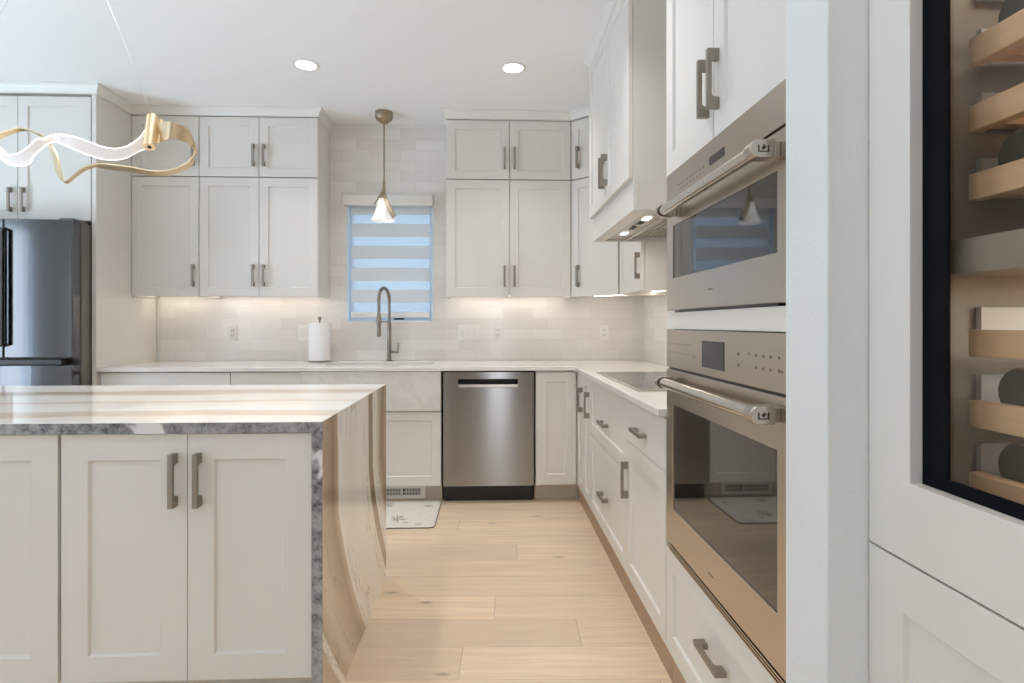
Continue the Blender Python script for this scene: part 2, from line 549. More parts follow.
def obj(name, mb, mat, parent=None, bevel=0.0, seg=2, label=None, solid=0.0, at=None):
    me = bpy.data.meshes.new(name)
    off = wloc(parent) if parent else (Vector(at) if at else Vector((0, 0, 0)))
    me.from_pydata([tuple(p - off) for p in mb.v], [], mb.f)
    me.polygons.foreach_set('use_smooth', mb.sm)
    me.validate()
    bm = bmesh.new(); bm.from_mesh(me)
    used = [v for v in bm.verts if not v.link_faces]
    if used: bmesh.ops.delete(bm, geom=used, context='VERTS')
    bmesh.ops.recalc_face_normals(bm, faces=bm.faces)
    for ed in bm.edges:
        if len(ed.link_faces) == 2 and ed.calc_face_angle(0) > 0.65: ed.smooth = False
    bm.to_mesh(me); bm.free()
    me.materials.append(M[mat] if isinstance(mat, str) else mat)
    o = bpy.data.objects.new(name, me)
    COL.objects.link(o)
    if parent:
        o.parent = parent
    else:
        o.location = off
    WLOC[o.name] = off
    if solid:
        md = o.modifiers.new('solid', 'SOLIDIFY'); md.thickness = solid; md.offset = 0
        md = o.modifiers.new('split', 'EDGE_SPLIT'); md.split_angle = math.radians(40)
    if bevel:
        md = o.modifiers.new('bevel', 'BEVEL'); md.width = bevel; md.segments = seg
        md.limit_method = 'ANGLE'; md.angle_limit = math.radians(40)
    if label: o['label'] = label
    return o

def thing(name, label, cat, loc=(0, 0, 0), group=None):
    o = bpy.data.objects.new(name, None)
    COL.objects.link(o)
    o.location = loc
    o.empty_display_size = 0.1
    WLOC[o.name] = Vector(loc)
    o['label'] = label; o['category'] = cat; o['kind'] = 'thing'
    if group: o['group'] = group
    return o

def tag(o, label, cat, group=None, kind='thing'):
    o['label'] = label; o['category'] = cat; o['kind'] = kind
    if group: o['group'] = group
    return o

def struct(name, mb, mat, bevel=0.0, label=None, cat=None):
    o = obj(name, mb, mat, None, bevel)
    o['kind'] = 'structure'
    if label: o['label'] = label
    if cat: o['category'] = cat
    return o

def copy_tree(src, loc, label=None, group=None):
    def cp(o, par):
        c = o.copy(); COL.objects.link(c)
        if par: c.parent = par
        WLOC[c.name] = wloc(o)
        for ch in list(o.children): cp(ch, c)
        return c
    c = cp(src, None)
    c.location = loc
    if label: c['label'] = label
    if group: c['group'] = group
    return c

def frame(O, U, N):
    O, U, N = Vector(O), Vector(U), Vector(N)
    Z = Vector((0, 0, 1))
    return lambda u, v, w: O + U * u + N * v + Z * w

# ------------------------------------------------------------------ joinery
PULL = 0.155
def pull(parent, F, v0, kind, a, b, L=PULL, wd=0.0148, dp=0.031):
    """flat bar pull with square feet; kind 'v': a = u, b = centre w; kind 'h': a = centre u, b = w"""
    prof = [(0, 0), (0, dp), (L, dp), (L, 0), (L - 0.030, 0), (L - 0.030, dp - 0.017), (L - 0.035, dp - 0.011),
            (0.035, dp - 0.011), (0.030, dp - 0.017), (0.030, 0)]
    if kind == 'v':
        A = [F(a - wd / 2, v0 + v, b - L / 2 + l) for l, v in prof]
        B = [F(a + wd / 2, v0 + v, b - L / 2 + l) for l, v in prof]
    else:
        A = [F(a - L / 2 + l, v0 + v, b - wd / 2) for l, v in prof]
        B = [F(a - L / 2 + l, v0 + v, b + wd / 2) for l, v in prof]
    return obj('handle', MB().prism(A, B), 'pull_steel', parent, 0.0008)

def front(name, parent, F, u0, u1, w0, w1, rail=0.060, slab=False, hd=None, t=0.020, v0=0.002, mat='paint'):
    """shaker (or plain slab) door / drawer front, outer face at v0 + t"""
    m = MB()
    if slab:
        m.fbox(F, u0, u1, v0, v0 + t, w0, w1)
    else:
        d, s = 0.009, 0.004
        vb, vf, vp = v0, v0 + t, v0 + t - d
        O = [(u0, w0), (u1, w0), (u1, w1), (u0, w1)]
        I = [(u0 + rail, w0 + rail), (u1 - rail, w0 + rail), (u1 - rail, w1 - rail), (u0 + rail, w1 - rail)]
        P = [(u0 + rail + s, w0 + rail + s), (u1 - rail - s, w0 + rail + s), (u1 - rail - s, w1 - rail - s), (u0 + rail + s, w1 - rail - s)]
        vs = [F(u, vb, w) for u, w in O] + [F(u, vf, w) for u, w in O] + [F(u, vf, w) for u, w in I] + [F(u, vp, w) for u, w in P]
        fs = [(0, 1, 2, 3), (12, 13, 14, 15)]
        for i in range(4):
            j = (i + 1) % 4
            fs += [(i, j, 4 + j, 4 + i), (4 + i, 4 + j, 8 + j, 8 + i), (8 + i, 8 + j, 12 + j, 12 + i)]
        m.add(vs, fs)
    d = obj(name, m, mat, parent, 0.0012)
    if hd:
        pull(d, F, v0 + t, *hd)
    return d

def carcass(parent, F, W, D, z0, z1, name='body', mat='paint', lip=0.0):
    t = 0.016
    m = MB()
    m.fbox(F, 0, t, -D, 0, z0, z1).fbox(F, W - t, W, -D, 0, z0, z1)
    m.fbox(F, t, W - t, -D, 0, z0 + lip, z0 + lip + t).fbox(F, t, W - t, -D, 0, z1 - t, z1)
    m.fbox(F, t, W - t, -D, -D + t, z0 + t, z1 - t)
    m.fbox(F, t, W - t, -0.02, -0.004, z0 + t, z1 - t)
    return obj(name, m, mat, parent, 0.0008)

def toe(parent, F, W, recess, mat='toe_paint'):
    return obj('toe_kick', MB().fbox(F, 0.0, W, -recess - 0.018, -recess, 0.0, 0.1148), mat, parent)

GAP = 0.0021

# ================================================================== ROOM SHELL
CEIL, BACK_Y, RIGHT_X = 2.745, 4.53, 1.21
wx0, wx1, wz0, wz1 = -1.097, -0.435, 1.216, 2.125      # kitchen window opening

struct('floor', MB().box(LEFT_X - 0.15, 1.36, REAR_Y - 0.15, BACK_Y + 0.15, -0.10, 0.0), 'floor')
struct('ceiling', MB().box(LEFT_X - 0.15, 1.36, REAR_Y - 0.15, BACK_Y + 0.15, CEIL, CEIL + 0.1), 'ceiling_paint')

def holed(axis, a0, a1, c0, c1, z0, z1, holes):
    """wall with window holes; axis 'x': runs along X, thickness c0..c1 in Y"""
    m = MB()
    us = sorted({a0, a1, *[h[0] for h in holes], *[h[1] for h in holes]})
    vs = sorted({z0, z1, *[h[2] for h in holes], *[h[3] for h in holes]})
    t = MB().slab(us, vs, lambda u, v: not any(h[0] < u < h[1] and h[2] < v < h[3] for h in holes), c0, c1)
    for p in t.v:
        m.v.append(Vector((p.x, p.z, p.y)) if axis == 'x' else Vector((p.z, p.x, p.y)))
    m.f, m.sm = t.f, t.sm
    return m
struct('wall_back', holed('x', LEFT_X, RIGHT_X, BACK_Y, BACK_Y + 0.14, 0, CEIL, [(wx0, wx1, wz0, wz1)]), 'tile_back')
struct('wall_rear', holed('x', LEFT_X, RIGHT_X, REAR_Y - 0.14, REAR_Y, 0, CEIL, ADDED_REAR_OPENING), 'dark_wall')
struct('wall_left', holed('y', REAR_Y, BACK_Y, LEFT_X - 0.14, LEFT_X, 0, CEIL, LEFT_WIN), 'wall')
struct('wall_right', MB().box(RIGHT_X, RIGHT_X + 0.14, REAR_Y, BACK_Y, 0, CEIL), 'tile_right')
struct('wall_partition', MB().box(0.570, RIGHT_X - 0.001, 0.957, 1.096, 0, CEIL), 'wall', 0.004)

# kitchen window
win = struct('window_1', MB(), 'window_frame')
fr = MB()
yf0, yf1 = 4.585, 4.64
for a, b, c, d in ((wx0, wx0 + 0.032, wz0, wz1), (wx1 - 0.032, wx1, wz0, wz1), (wx0 + 0.032, wx1 - 0.032, wz0, wz0 + 0.04), (wx0 + 0.032, wx1 - 0.032, wz1 - 0.04, wz1)):
    fr.box(a, b, yf0, yf1, c, d)
obj('window_frame', fr, 'window_frame', win, 0.003)
lin = MB()
lin.box(wx0 + 0.0005, wx0 + 0.014, 4.528, 4.585, wz0, wz1).box(wx1 - 0.014, wx1 - 0.0005, 4.528, 4.585, wz0, wz1)
lin.box(wx0, wx1, 4.528, 4.585, wz0 + 0.0005, wz0 + 0.014)
obj('window_sill', lin, 'window_frame', win, 0.002)
obj('window_pane', MB().box(wx0 + 0.032, wx1 - 0.032, 4.61, 4.614, wz0 + 0.04, wz1 - 0.04), 'window_glass', win)
lk = MB().box(-0.742, -0.665, 4.565, 4.585, wz0 + 0.016, wz0 + 0.028)
obj('window_latch', lk, 'black_plastic', win, 0.002)

def plain_window(n, axis, a, b, c, z0, z1):
    w = struct('window_%d' % n, MB(), 'window_frame')
    m, p = MB(), MB()
    mid = (a + b) / 2
    for s0, s1, q0, q1 in ((a, a + 0.06, z0, z1), (b - 0.06, b, z0, z1), *(((mid - 0.04, mid + 0.04, z0 + 0.06, z1 - 0.06),) if b - a > 1 else ()), (a + 0.06, b - 0.06, z0, z0 + 0.06), (a + 0.06, b - 0.06, z1 - 0.06, z1)):
        if axis == 'x': m.box(s0, s1, c - 0.05, c + 0.01, q0, q1)
        else: m.box(c - 0.05, c + 0.01, s0, s1, q0, q1)
    if axis == 'x': p.box(a + 0.06, b - 0.06, c - 0.03, c - 0.026, z0 + 0.06, z1 - 0.06)
    else: p.box(c - 0.03, c - 0.026, a + 0.06, b - 0.06, z0 + 0.06, z1 - 0.06)
    obj('window_frame', m, 'window_frame', w, 0.003)
    obj('window_pane', p, 'window_glass', w)
k = 2
for a, b, z0, z1 in ADDED_REAR_OPENING:
    plain_window(k, 'x', a, b, REAR_Y, z0, z1); k += 1
for a, b, z0, z1 in LEFT_WIN:
    plain_window(k, 'y', a, b, LEFT_X, z0, z1); k += 1

# crown moulding: one profile swept with mitred corners along plan polylines
CROWN = [(0.000, 2.682), (0.006, 2.682), (0.006, 2.692), (0.009, 2.699), (0.016, 2.714), (0.025, 2.727), (0.029, 2.731), (0.031, 2.732), (0.031, CEIL - 0.0005), (0.0, CEIL - 0.0005)]
def crown(name, path):
    P = [Vector((x, y)) for x, y in path]
    n = len(P)
    rings = []
    for i in range(n):
        dirs = []
        if i > 0: dirs.append((P[i] - P[i - 1]).normalized())
        if i < n - 1: dirs.append((P[i + 1] - P[i]).normalized())
        ns = [Vector((d.y, -d.x)) for d in dirs]          # room side is right of travel
        m = sum(ns, Vector((0, 0))).normalized()
        k = 1.0 / max(m.dot(ns[0]), 0.2)
        rings.append([Vector((P[i].x + m.x * k * o, P[i].y + m.y * k * o, z)) for o, z in CROWN])
    mb = MB()
    c = len(CROWN)
    mb.v = [p for r in rings for p in r]
    for i in range(n - 1):
        for j in range(c):
            j2 = (j + 1) % c
            mb.f.append((i * c + j, i * c + j2, (i + 1) * c + j2, (i + 1) * c + j)); mb.sm.append(False)
    mb.f += [tuple(range(c)), tuple((n - 1) * c + j for j in range(c))]
    mb.sm += [False, False]
    return struct(name, mb, 'trim_paint', 0.0)
crown('trim_1', [(-3.52, 4.40), (-3.52, 3.850), (-2.534, 3.850), (-2.534, 4.217), (-1.227, 4.217), (-1.227, 4.528)])
crown('trim_2', [(-0.311, 4.528), (-0.311, 4.217), (0.600, 4.217), (0.890, 3.927), (0.890, 3.360), (0.590, 3.360), (0.590, 2.411), (1.205, 2.411)])
crown('trim_3', [(1.205, 1.918), (0.592, 1.918), (0.592, 1.100)])

# ================================================================== FRIDGE SURROUND AND FRIDGE
t = thing('fridge_surround', 'tall pale side panels boxing in the steel refrigerator', 'cabinet', (-3.0, 4.2, 0))
obj('side_panel', MB().box(-2.563, -2.535, 3.850, 4.525, 0.0, 2.744), 'paint', t, 0.0015)
obj('side_panel', MB().box(-3.519, -3.484, 3.850, 4.525, 0.0, 2.744), 'paint', t, 0.0015)

F = frame((-3.482, 3.872, 0), (1, 0, 0), (0, -1, 0))
t = thing('over_fridge_cabinet', 'two-door wall cabinet above the steel refrigerator', 'cabinet', (-3.0, 4.2, 1.862))
carcass(t, F, 0.917, 0.64, 1.862, 2.744)
ud = 0.456
front('door', t, F, 0.002, ud - GAP, 1.866, 2.664, hd=('v', ud - 0.040, 1.996))
front('door', t, F, ud + GAP, 0.912, 1.866, 2.664, hd=('v', ud + 0.040, 1.996))

t = thing('refrigerator', 'stainless steel french door refrigerator behind the island', 'refrigerator', (-2.955, 4.05, 0))
obj('body', MB().box(-3.405, -2.570, 3.768, 4.50, 0.03, 1.838), 'fridge_side', t, 0.004)
obj('hinge_cover', MB().box(-2.66, -2.575, 3.70, 3.83, 1.839, 1.856), 'fridge_side', t, 0.003)
def curved_door(x0, x1, z0, z1, yf, yb, xc, half):
    m = MB(); a, b = [], []
    n = 14
    for i in range(n + 1):
        x = x0 + (x1 - x0) * i / n
        y = yf + 0.020 * ((x - xc) / half) ** 2
        a.append((x, y, z0)); b.append((x, y, z1))
    a += [(x1, yb, z0), (x0, yb, z0)]; b += [(x1, yb, z1), (x0, yb, z1)]
    m.prism([Vector(p) for p in a], [Vector(p) for p in b])
    return m
for x0, x1, hx, sgn in ((-3.405, -2.9725, -2.990, -1), (-2.9675, -2.570, -2.956, 1)):
    d = obj('door', curved_door(x0, x1, 0.990, 1.845, 3.671, 3.758, -2.97, 0.44), 'fridge_steel', t, 0.006, 3)
    hb = MB().tube([(hx, 3.671, 1.78), (hx, 3.635, 1.78), (hx, 3.635, 1.07), (hx, 3.671, 1.07)], 0.012, 12)
    obj('handle', hb, 'fridge_steel', d)
for z0, z1 in ((0.520, 0.945), (0.060, 0.512)):
    d = obj('freezer_drawer', curved_door(-3.405, -2.570, z0, z1, 3.671, 3.758, -2.97, 0.44), 'fridge_steel', t, 0.006, 3)
    obj('grip', MB().box(-3.30, -2.63, 3.678, 3.746, z1 + 0.002, z1 + 0.036), 'black_plastic', d, 0.003)
obj('foot_grille', MB().box(-3.39, -2.56, 3.79, 3.84, 0.0, 0.055), 'black_plastic', t)

# ================================================================== UPPER CABINETS
UB, UT, US = 1.395, 2.680, 2.248
def led(parent, F, W, D, z):
    obj('light_strip', MB().fbox(F, 0.03, W - 0.03, -D + 0.085, -D + 0.10, z + 0.014, z + 0.0235), 'led_strip', parent)
    p = F(W / 2, -D + 0.092, z + 0.011)
    U = F(1, 0, 0) - F(0, 0, 0)
    area('strip_light', p, (0, 0, math.atan2(U.y, U.x)), W - 0.07, 0.03, STRIP_W * W, WARM, parent)

def upper(name, label, F, W, D, splits, hands, group=None, light=True):
    """stacked wall cabinet: short doors over tall doors"""
    t = thing(name, label, 'cabinet', F(W / 2, -D / 2, UB), group)
    carcass(t, F, W, D, UB, 2.744, lip=0.024)
    e = [0.0] + splits + [W]
    for i in range(len(e) - 1):
        a, b = e[i] + GAP, e[i + 1] - GAP
        for z0, z1, zc in ((UB + 0.003, US - 0.004, UB + 0.150), (US + 0.004, UT - 0.003, US + 0.155)):
            hu = a + 0.034 if hands[i] == 'l' else b - 0.034
            front('door', t, F, a, b, z0, z1, rail=0.062, hd=('v', hu, zc))
    if light: led(t, F, W, D, UB)
    return t
back_F = lambda x: frame((x, 4.239, 0), (1, 0, 0), (0, -1, 0))
upper('wall_cabinet', 'narrow stacked wall cabinet beside the tall fridge panel', back_F(-2.533), 0.4675, 0.288, [], ['r'])
upper('wall_cabinet', 'wide four-door stacked wall cabinet left of the window', back_F(-2.0635), 0.8365, 0.288, [0.4195], ['r', 'l'])
upper('wall_cabinet', 'wide four-door stacked wall cabinet right of the window', back_F(-0.311), 0.909, 0.288, [0.460], ['r', 'l'])

# diagonal corner cabinet
t = thing('corner_wall_cabinet', 'angled corner wall cabinet between back wall and range hood', 'cabinet', (0.9, 4.25, UB))
r2 = math.sqrt(0.5)
DO = Vector((0.605, 4.232, 0)) + Vector((r2, r2, 0)) * 0.013
F = frame(DO, (r2, -r2, 0), (-r2, -r2, 0))
W = 0.412
plan_z = UB + 0.020
plan = [(0.602, 4.525), (0.602, 4.255), (0.620, 4.236), (0.908, 3.948), (0.928, 3.9285), (1.204, 3.9285), (1.204, 4.525)]
obj('body', MB().prism([Vector((x, y, plan_z)) for x, y in plan], [Vector((x, y, 2.744)) for x, y in plan]), 'paint', t, 0.0008)
for z0, z1, zc in ((UB + 0.003, US - 0.004, UB + 0.150), (US + 0.004, UT - 0.003, US + 0.155)):
    front('door', t, F, 0.004, W - 0.010, z0, z1, rail=0.062, hd=('v', 0.070, zc))
obj('light_strip', MB().fbox(F, 0.06, W - 0.06, -0.20, -0.185, UB + 0.010, UB + 0.0195), 'led_strip', t)
area('strip_light', F(W / 2, -0.19, UB + 0.007), (0, 0, -math.pi / 4), 0.3, 0.03, 0.8 * STRIP_W, WARM, t)

# cabinet on the right wall, between corner and hood
RF = lambda x, y: frame((x, y, 0), (0, -1, 0), (-1, 0, 0))       # front faces -X, u runs towards the camera
upper('wall_cabinet', 'slim wall cabinet tucked between the angled corner cabinet and range hood', RF(0.912, 3.926), 0.566, 0.292, [], ['r'])

# ================================================================== RANGE HOOD
t = thing('range_hood', 'white wooden range hood cabinet with two doors over the cooktop', 'range hood', (0.9, 2.89, 1.68))
F = RF(0.606, 3.358)
W = 0.945
m = MB()
tt = 0.018
m.fbox(F, 0, tt, -0.598, 0, 1.80, 2.744).fbox(F, W - tt, W, -0.598, 0, 1.80, 2.744)
m.fbox(F, tt, W - tt, -0.577, 0, 1.80, 1.82).fbox(F, tt, W - tt, -0.577, 0, 2.72, 2.744).fbox(F, tt, W - tt, -0.577, -0.56, 1.82, 2.72)
m.fbox(F, tt, W - tt, -0.02, -0.004, 1.82, 2.72)
obj('body', m, 'paint', t, 0.001)
front('door', t, F, GAP, W / 2 - GAP, 1.812, UT - 0.003, hd=('v', W / 2 - 0.034, 1.962))
front('door', t, F, W / 2 + GAP, W - GAP, 1.812, UT - 0.003, hd=('v', W / 2 + 0.034, 1.962))
sk = MB()
sk.fbox(F, 0, W, -0.022, 0.0, 1.678, 1.7995)
sk.fbox(F, 0, 0.022, -0.598, -0.0225, 1.678, 1.7995).fbox(F, W - 0.022, W, -0.598, -0.0225, 1.678, 1.7995)
sk.fbox(F, 0.022, W - 0.022, -0.598, -0.576, 1.678, 1.7995)
sk.fbox(F, 0.022, W - 0.022, -0.065, -0.0225, 1.678, 1.690)
obj('apron', sk, 'paint', t, 0.001)
ins = MB()
ins.fbox(F, 0.030, W - 0.030, -0.180, -0.070, 1.690, 1.70)
ins.fbox(F, 0.030, W - 0.030, -0.193, -0.181, 1.680, 1.70)
ins.fbox(F, 0.030, W - 0.030, -0.570, -0.555, 1.680, 1.70)
liner = obj('liner', ins, 'hood_steel', t, 0.001)
for k in range(3):
    a = 0.04 + k * 0.286
    fm = MB()
    fm.fbox(F, a, a + 0.276, -0.553, -0.195, 1.706, 1.712)
    for q in range(11):
        fm.fbox(F, a + 0.01, a + 0.266, -0.540 + q * 0.030, -0.523 + q * 0.030, 1.699, 1.706)
    obj('grease_filter', fm, 'hood_steel', t)
for a in (0.24, 0.69):
    l = obj('lamp', MB().fbox(F, a - 0.035, a + 0.035, -0.143, -0.110, 1.685, 1.6895), 'hood_lamp', t, 0.002)
    area('hood_light', F(a, -0.125, 1.682), (0, 0, 0), 0.09, 0.09, 1.1, WARM, t)
for a, w_ in ((0.40, 0.012), (0.455, 0.012), (0.56, 0.035)):
    obj('button', MB().fbox(F, a - w_, a + w_, -0.140, -0.115, 1.685, 1.6895), 'black_plastic', t, 0.002)

# ================================================================== BASE CABINETS, BACK RUN
BT = 0.8855
BF = lambda x: frame((x, 3.892, 0), (1, 0, 0), (0, -1, 0))
def base(name, label, x0, x1):
    t = thing(name, label, 'cabinet', ((x0 + x1) / 2, 4.2, 0))
    F = BF(x0)
    carcass(t, F, x1 - x0, 0.62, 0.115, BT)
    toe(t, F, x1 - x0, 0.075)
    return t, F, x1 - x0
t, F, W = base('base_cabinet', 'wide base cabinet against the tall fridge panel, mostly behind the island', -2.533, -1.693)
front('drawer', t, F, 0.012, W - GAP, 0.725, 0.8805, slab=True, hd=('h', W / 2, 0.765))
front('door', t, F, 0.012, W / 2 - GAP, 0.122, 0.720, hd=('v', W / 2 - 0.036, 0.60))
front('door', t, F, W / 2 + GAP, W - GAP, 0.122, 0.720, hd=('v', W / 2 + 0.036, 0.60))
t, F, W = base('base_cabinet', 'narrow base cabinet left of the apron sink, mostly behind the island', -1.692, -1.2365)
front('drawer', t, F, GAP, W - GAP, 0.725, 0.8805, slab=True, hd=('h', W / 2, 0.765))
front('door', t, F, GAP, W - GAP, 0.122, 0.720, hd=('v', 0.036, 0.60))

# sink base
t = thing('sink_base_cabinet', 'shaker sink base cabinet below the stone apron sink', 'cabinet', (-0.775, 4.2, 0))
F = BF(-1.2345); W = 0.9165
carcass(t, F, W, 0.62, 0.115, 0.6185)
toe(t, F, W, 0.075)
front('door', t, F, GAP, W / 2 - GAP, 0.126, 0.6165, hd=('v', W / 2 - 0.036, 0.50))
front('door', t, F, W / 2 + GAP, W - GAP, 0.126, 0.6165)

# apron sink
SX0, SX1, SY0, SY1 = -1.165, -0.405, 4.080, 4.400
t = thing('apron_sink', 'pale stone apron sink set into the back worktop', 'sink', (-0.775, 4.1, 0.62))
obj('apron', MB().box(-1.2315, -0.3185, 3.852, 3.960, 0.6215, 0.8868), 'apron', t, 0.004, 3)
bs = MB()
bs.box(SX0 - 0.012, SX1 + 0.012, SY0 - 0.012, SY1 + 0.012, 0.645, 0.657)
bs.box(SX0 - 0.012, SX0, SY0 - 0.012, SY1 + 0.012, 0.657, 0.883).box(SX1, SX1 + 0.012, SY0 - 0.012, SY1 + 0.012, 0.657, 0.883)
bs.box(SX0, SX1, SY0 - 0.012, SY0, 0.657, 0.883).box(SX0, SX1, SY1, SY1 + 0.012, 0.657, 0.883)
obj('basin', bs, 'white_plastic', t, 0.003)
obj('drain', MB().lathe((-0.785, 4.2, 0.657), [(0.045, 0.0), (0.045, 0.003), (0.03, 0.003), (0.028, 0.001)], 24), 'nickel', t)

# dishwasher
t = thing('dishwasher', 'stainless steel dishwasher with pocket handle in the back run', 'dishwasher', (0, 4.15, 0))
DX0, DX1, DYF = -0.303, 0.299, 3.866
obj('tub', MB().box(DX0 + 0.006, DX1 - 0.006, 3.935, 4.50, 0.10, 0.878), 'fridge_side', t)
hx0, hx1, hz0, hz1 = -0.205, 0.193, 0.775, 0.832
xs = [DX0, hx0, hx1, DX1]; zs = [0.119, hz0, hz1, 0.879]
mm = MB().slab(xs, zs, lambda u, v: not (hx0 < u < hx1 and hz0 < v < hz1), DYF, DYF + 0.05)
md = MB(); md.v = [Vector((p.x, p.z, p.y)) for p in mm.v]; md.f = mm.f; md.sm = mm.sm
d = obj('door', md, 'washer_steel', t, 0.0015)
obj('pocket', MB().box(hx0, hx1, DYF + 0.040, DYF + 0.0505, hz0, hz1).box(hx0, hx1, DYF + 0.003, DYF + 0.040, 0.8275, hz1), 'black_glossy', d)
obj('handle', MB().box(hx0 + 0.001, hx1 - 0.001, DYF - 0.004, DYF + 0.014, hz0 + 0.001, 0.797), 'handle_steel', d, 0.002)
for a, b in ((-0.20, -0.17), (-0.10, -0.07), (0.0, 0.12)):
    obj('control', MB().box(a, b, DYF + 0.0005, DYF + 0.003, 0.826, 0.8315), 'black_plastic', d)
obj('gap_seal', MB().box(DX0 - 0.003, DX1 + 0.003, 3.905, 3.93, 0.112, 0.884), 'dark_gap', t)
obj('toe_panel', MB().box(DX0, DX1, 3.945, 3.97, 0.0, 0.112), 'black_plastic', t, 0.001)

# corner base
t = thing('corner_base_cabinet', 'corner base cabinet with a plain and a pull-fitted door, beside the dishwasher', 'cabinet', (0.9, 4.1, 0))
m = MB().slab([0.3125, 0.614, 1.204], [3.6225, 3.892, 4.512], lambda u, v: u > 0.614 or v > 3.892, 0.115, BT)
obj('body', m, 'paint', t, 0.0008)
F = BF(0.3125)
front('door', t, F, 0.003, 0.2725, 0.122, 0.8805, rail=0.070)
F = RF(0.614, 3.868)
front('door', t, F, 0.006, 0.2445, 0.122, 0.8805, rail=0.058, hd=('v', 0.208, 0.718))
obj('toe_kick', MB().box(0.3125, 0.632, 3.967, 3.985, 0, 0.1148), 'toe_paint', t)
obj('toe_kick', MB().box(0.6135, 0.6315, 3.624, 3.9665, 0, 0.1148), 'toe_shaded', t)

# right run
def rbase(name, label, y1, y0):
    t = thing(name, label, 'cabinet', (0.9, (y0 + y1) / 2, 0))
    F = RF(0.614, y1)
    carcass(t, F, y1 - y0, 0.59, 0.115, BT)
    toe(t, F, y1 - y0, -0.001, 'toe_shaded')
    return t, F, y1 - y0
t, F, W = rbase('base_cabinet', 'very narrow pull-out base cabinet beside the corner door', 3.6215, 3.3805)
front('door', t, F, GAP, W - GAP, 0.122, 0.8805, rail=0.058, hd=('v', W - 0.034, 0.718))
t, F, W = rbase('base_cabinet', 'wide base cabinet of two deep drawers under the cooktop', 3.3795, 2.4875)
front('drawer', t, F, GAP, W - GAP, 0.561, 0.8805, rail=0.062, hd=('h', W / 2, 0.690))
front('drawer', t, F, GAP, W - GAP, 0.122, 0.557, rail=0.062, hd=('h', W / 2, 0.318))
t, F, W = rbase('base_cabinet', 'base cabinet with one drawer over a door, next to the oven tower', 2.4865, 1.9225)
front('drawer', t, F, GAP, W - GAP, 0.702, 0.8805, slab=True, hd=('h', W / 2 - 0.03, 0.776))
front('door', t, F, GAP, W - GAP, 0.122, 0.698, rail=0.066, hd=('v', 0.036, 0.535))

# worktop
m = MB().slab([-2.5335, SX0, SX1, 0.566, 1.206], [1.9235, 3.845, SY0, SY1, 4.526],
              lambda u, v: (u > 0.566 or v > 3.845) and not (SX0 < u < SX1 and SY0 < v < SY1), 0.888, 0.9145)
o = obj('worktop', m, 'quartz', None, 0.003, 3)
tag(o, 'white quartz L-shaped worktop along the back and right walls', 'countertop')

# cooktop
t = thing('cooktop', 'flat glass cooktop with thin steel rim set on the right worktop', 'cooktop', (0.87, 2.89, 0.9148))
fr = MB().slab([0.625, 0.640, 1.125, 1.140], [2.425, 2.440, 3.345, 3.360], lambda u, v: not (0.640 < u < 1.125 and 2.440 < v < 3.345), 0.9148, 0.9215)
obj('rim', fr, 'hood_steel', t, 0.001)
obj('glass_top', MB().box(0.6405, 1.1245, 2.4405, 3.3445, 0.9148, 0.9205), 'cooktop_glass', t)
rg = MB()
for cx_, cy_, r_ in ((0.76, 2.62, 0.09), (1.0, 2.62, 0.075), (0.88, 2.89, 0.11), (0.76, 3.17, 0.075), (1.0, 3.17, 0.09)):
    n = 40; o0 = len(rg.v)
    for q in range(n):
        a = 2 * math.pi * q / n
        for rr in (r_, r_ - 0.003):
            rg.v.append(Vector((cx_ + rr * math.cos(a), cy_ + rr * math.sin(a), 0.9207)))
    for q in range(n):
        q2 = (q + 1) % n
        rg.f.append((o0 + 2 * q, o0 + 2 * q2, o0 + 2 * q2 + 1, o0 + 2 * q + 1)); rg.sm.append(False)
obj('burner_ring', rg, 'icon_print', t)

# ================================================================== OVEN TOWER
TY1, TY0 = 1.9185, 1.1000
t = thing('oven_tower', 'tall white cabinet housing two built-in ovens by the partition wall', 'cabinet', (0.9, 1.51, 0))
F = RF(0.614, TY1); W = TY1 - TY0
m = MB(); tt = 0.018; D = 0.59
m.fbox(F, 0, tt, -D, 0, 0.115, 2.744).fbox(F, W - tt, W, -D, 0, 0.115, 2.744)
m.fbox(F, tt, W - tt, -D, -D + 0.01, 0.13, 2.744)
for a, b in ((0.115, 0.135), (0.448, 0.464), (1.190, 1.230), (1.686, 1.704), (2.725, 2.744)):
    m.fbox(F, tt, W - tt, -D + 0.01, 0, a, b)
m.fbox(F, tt, W - tt, -0.02, -0.004, 0.135, 0.448).fbox(F, tt, W - tt, -0.02, -0.004, 1.704, 2.725)
obj('body', m, 'paint', t, 0.001)
obj('mid_rail', MB().fbox(F, 0.001, W - 0.001, 0.001, 0.022, 1.1835, 1.236), 'paint', t, 0.001)
toe(t, F, W, -0.001, 'toe_shaded')
front('drawer', t, F, GAP, W - GAP, 0.122, 0.458, rail=0.066, hd=('h', W / 2 + 0.01, 0.325))
front('door', t, F, GAP, W / 2 - GAP, 1.689, UT - 0.003, rail=0.066, hd=('v', W / 2 - 0.034, 1.832))
front('door', t, F, W / 2 + GAP, W - GAP, 1.689, UT - 0.003, rail=0.066, hd=('v', W / 2 + 0.034, 1.832))

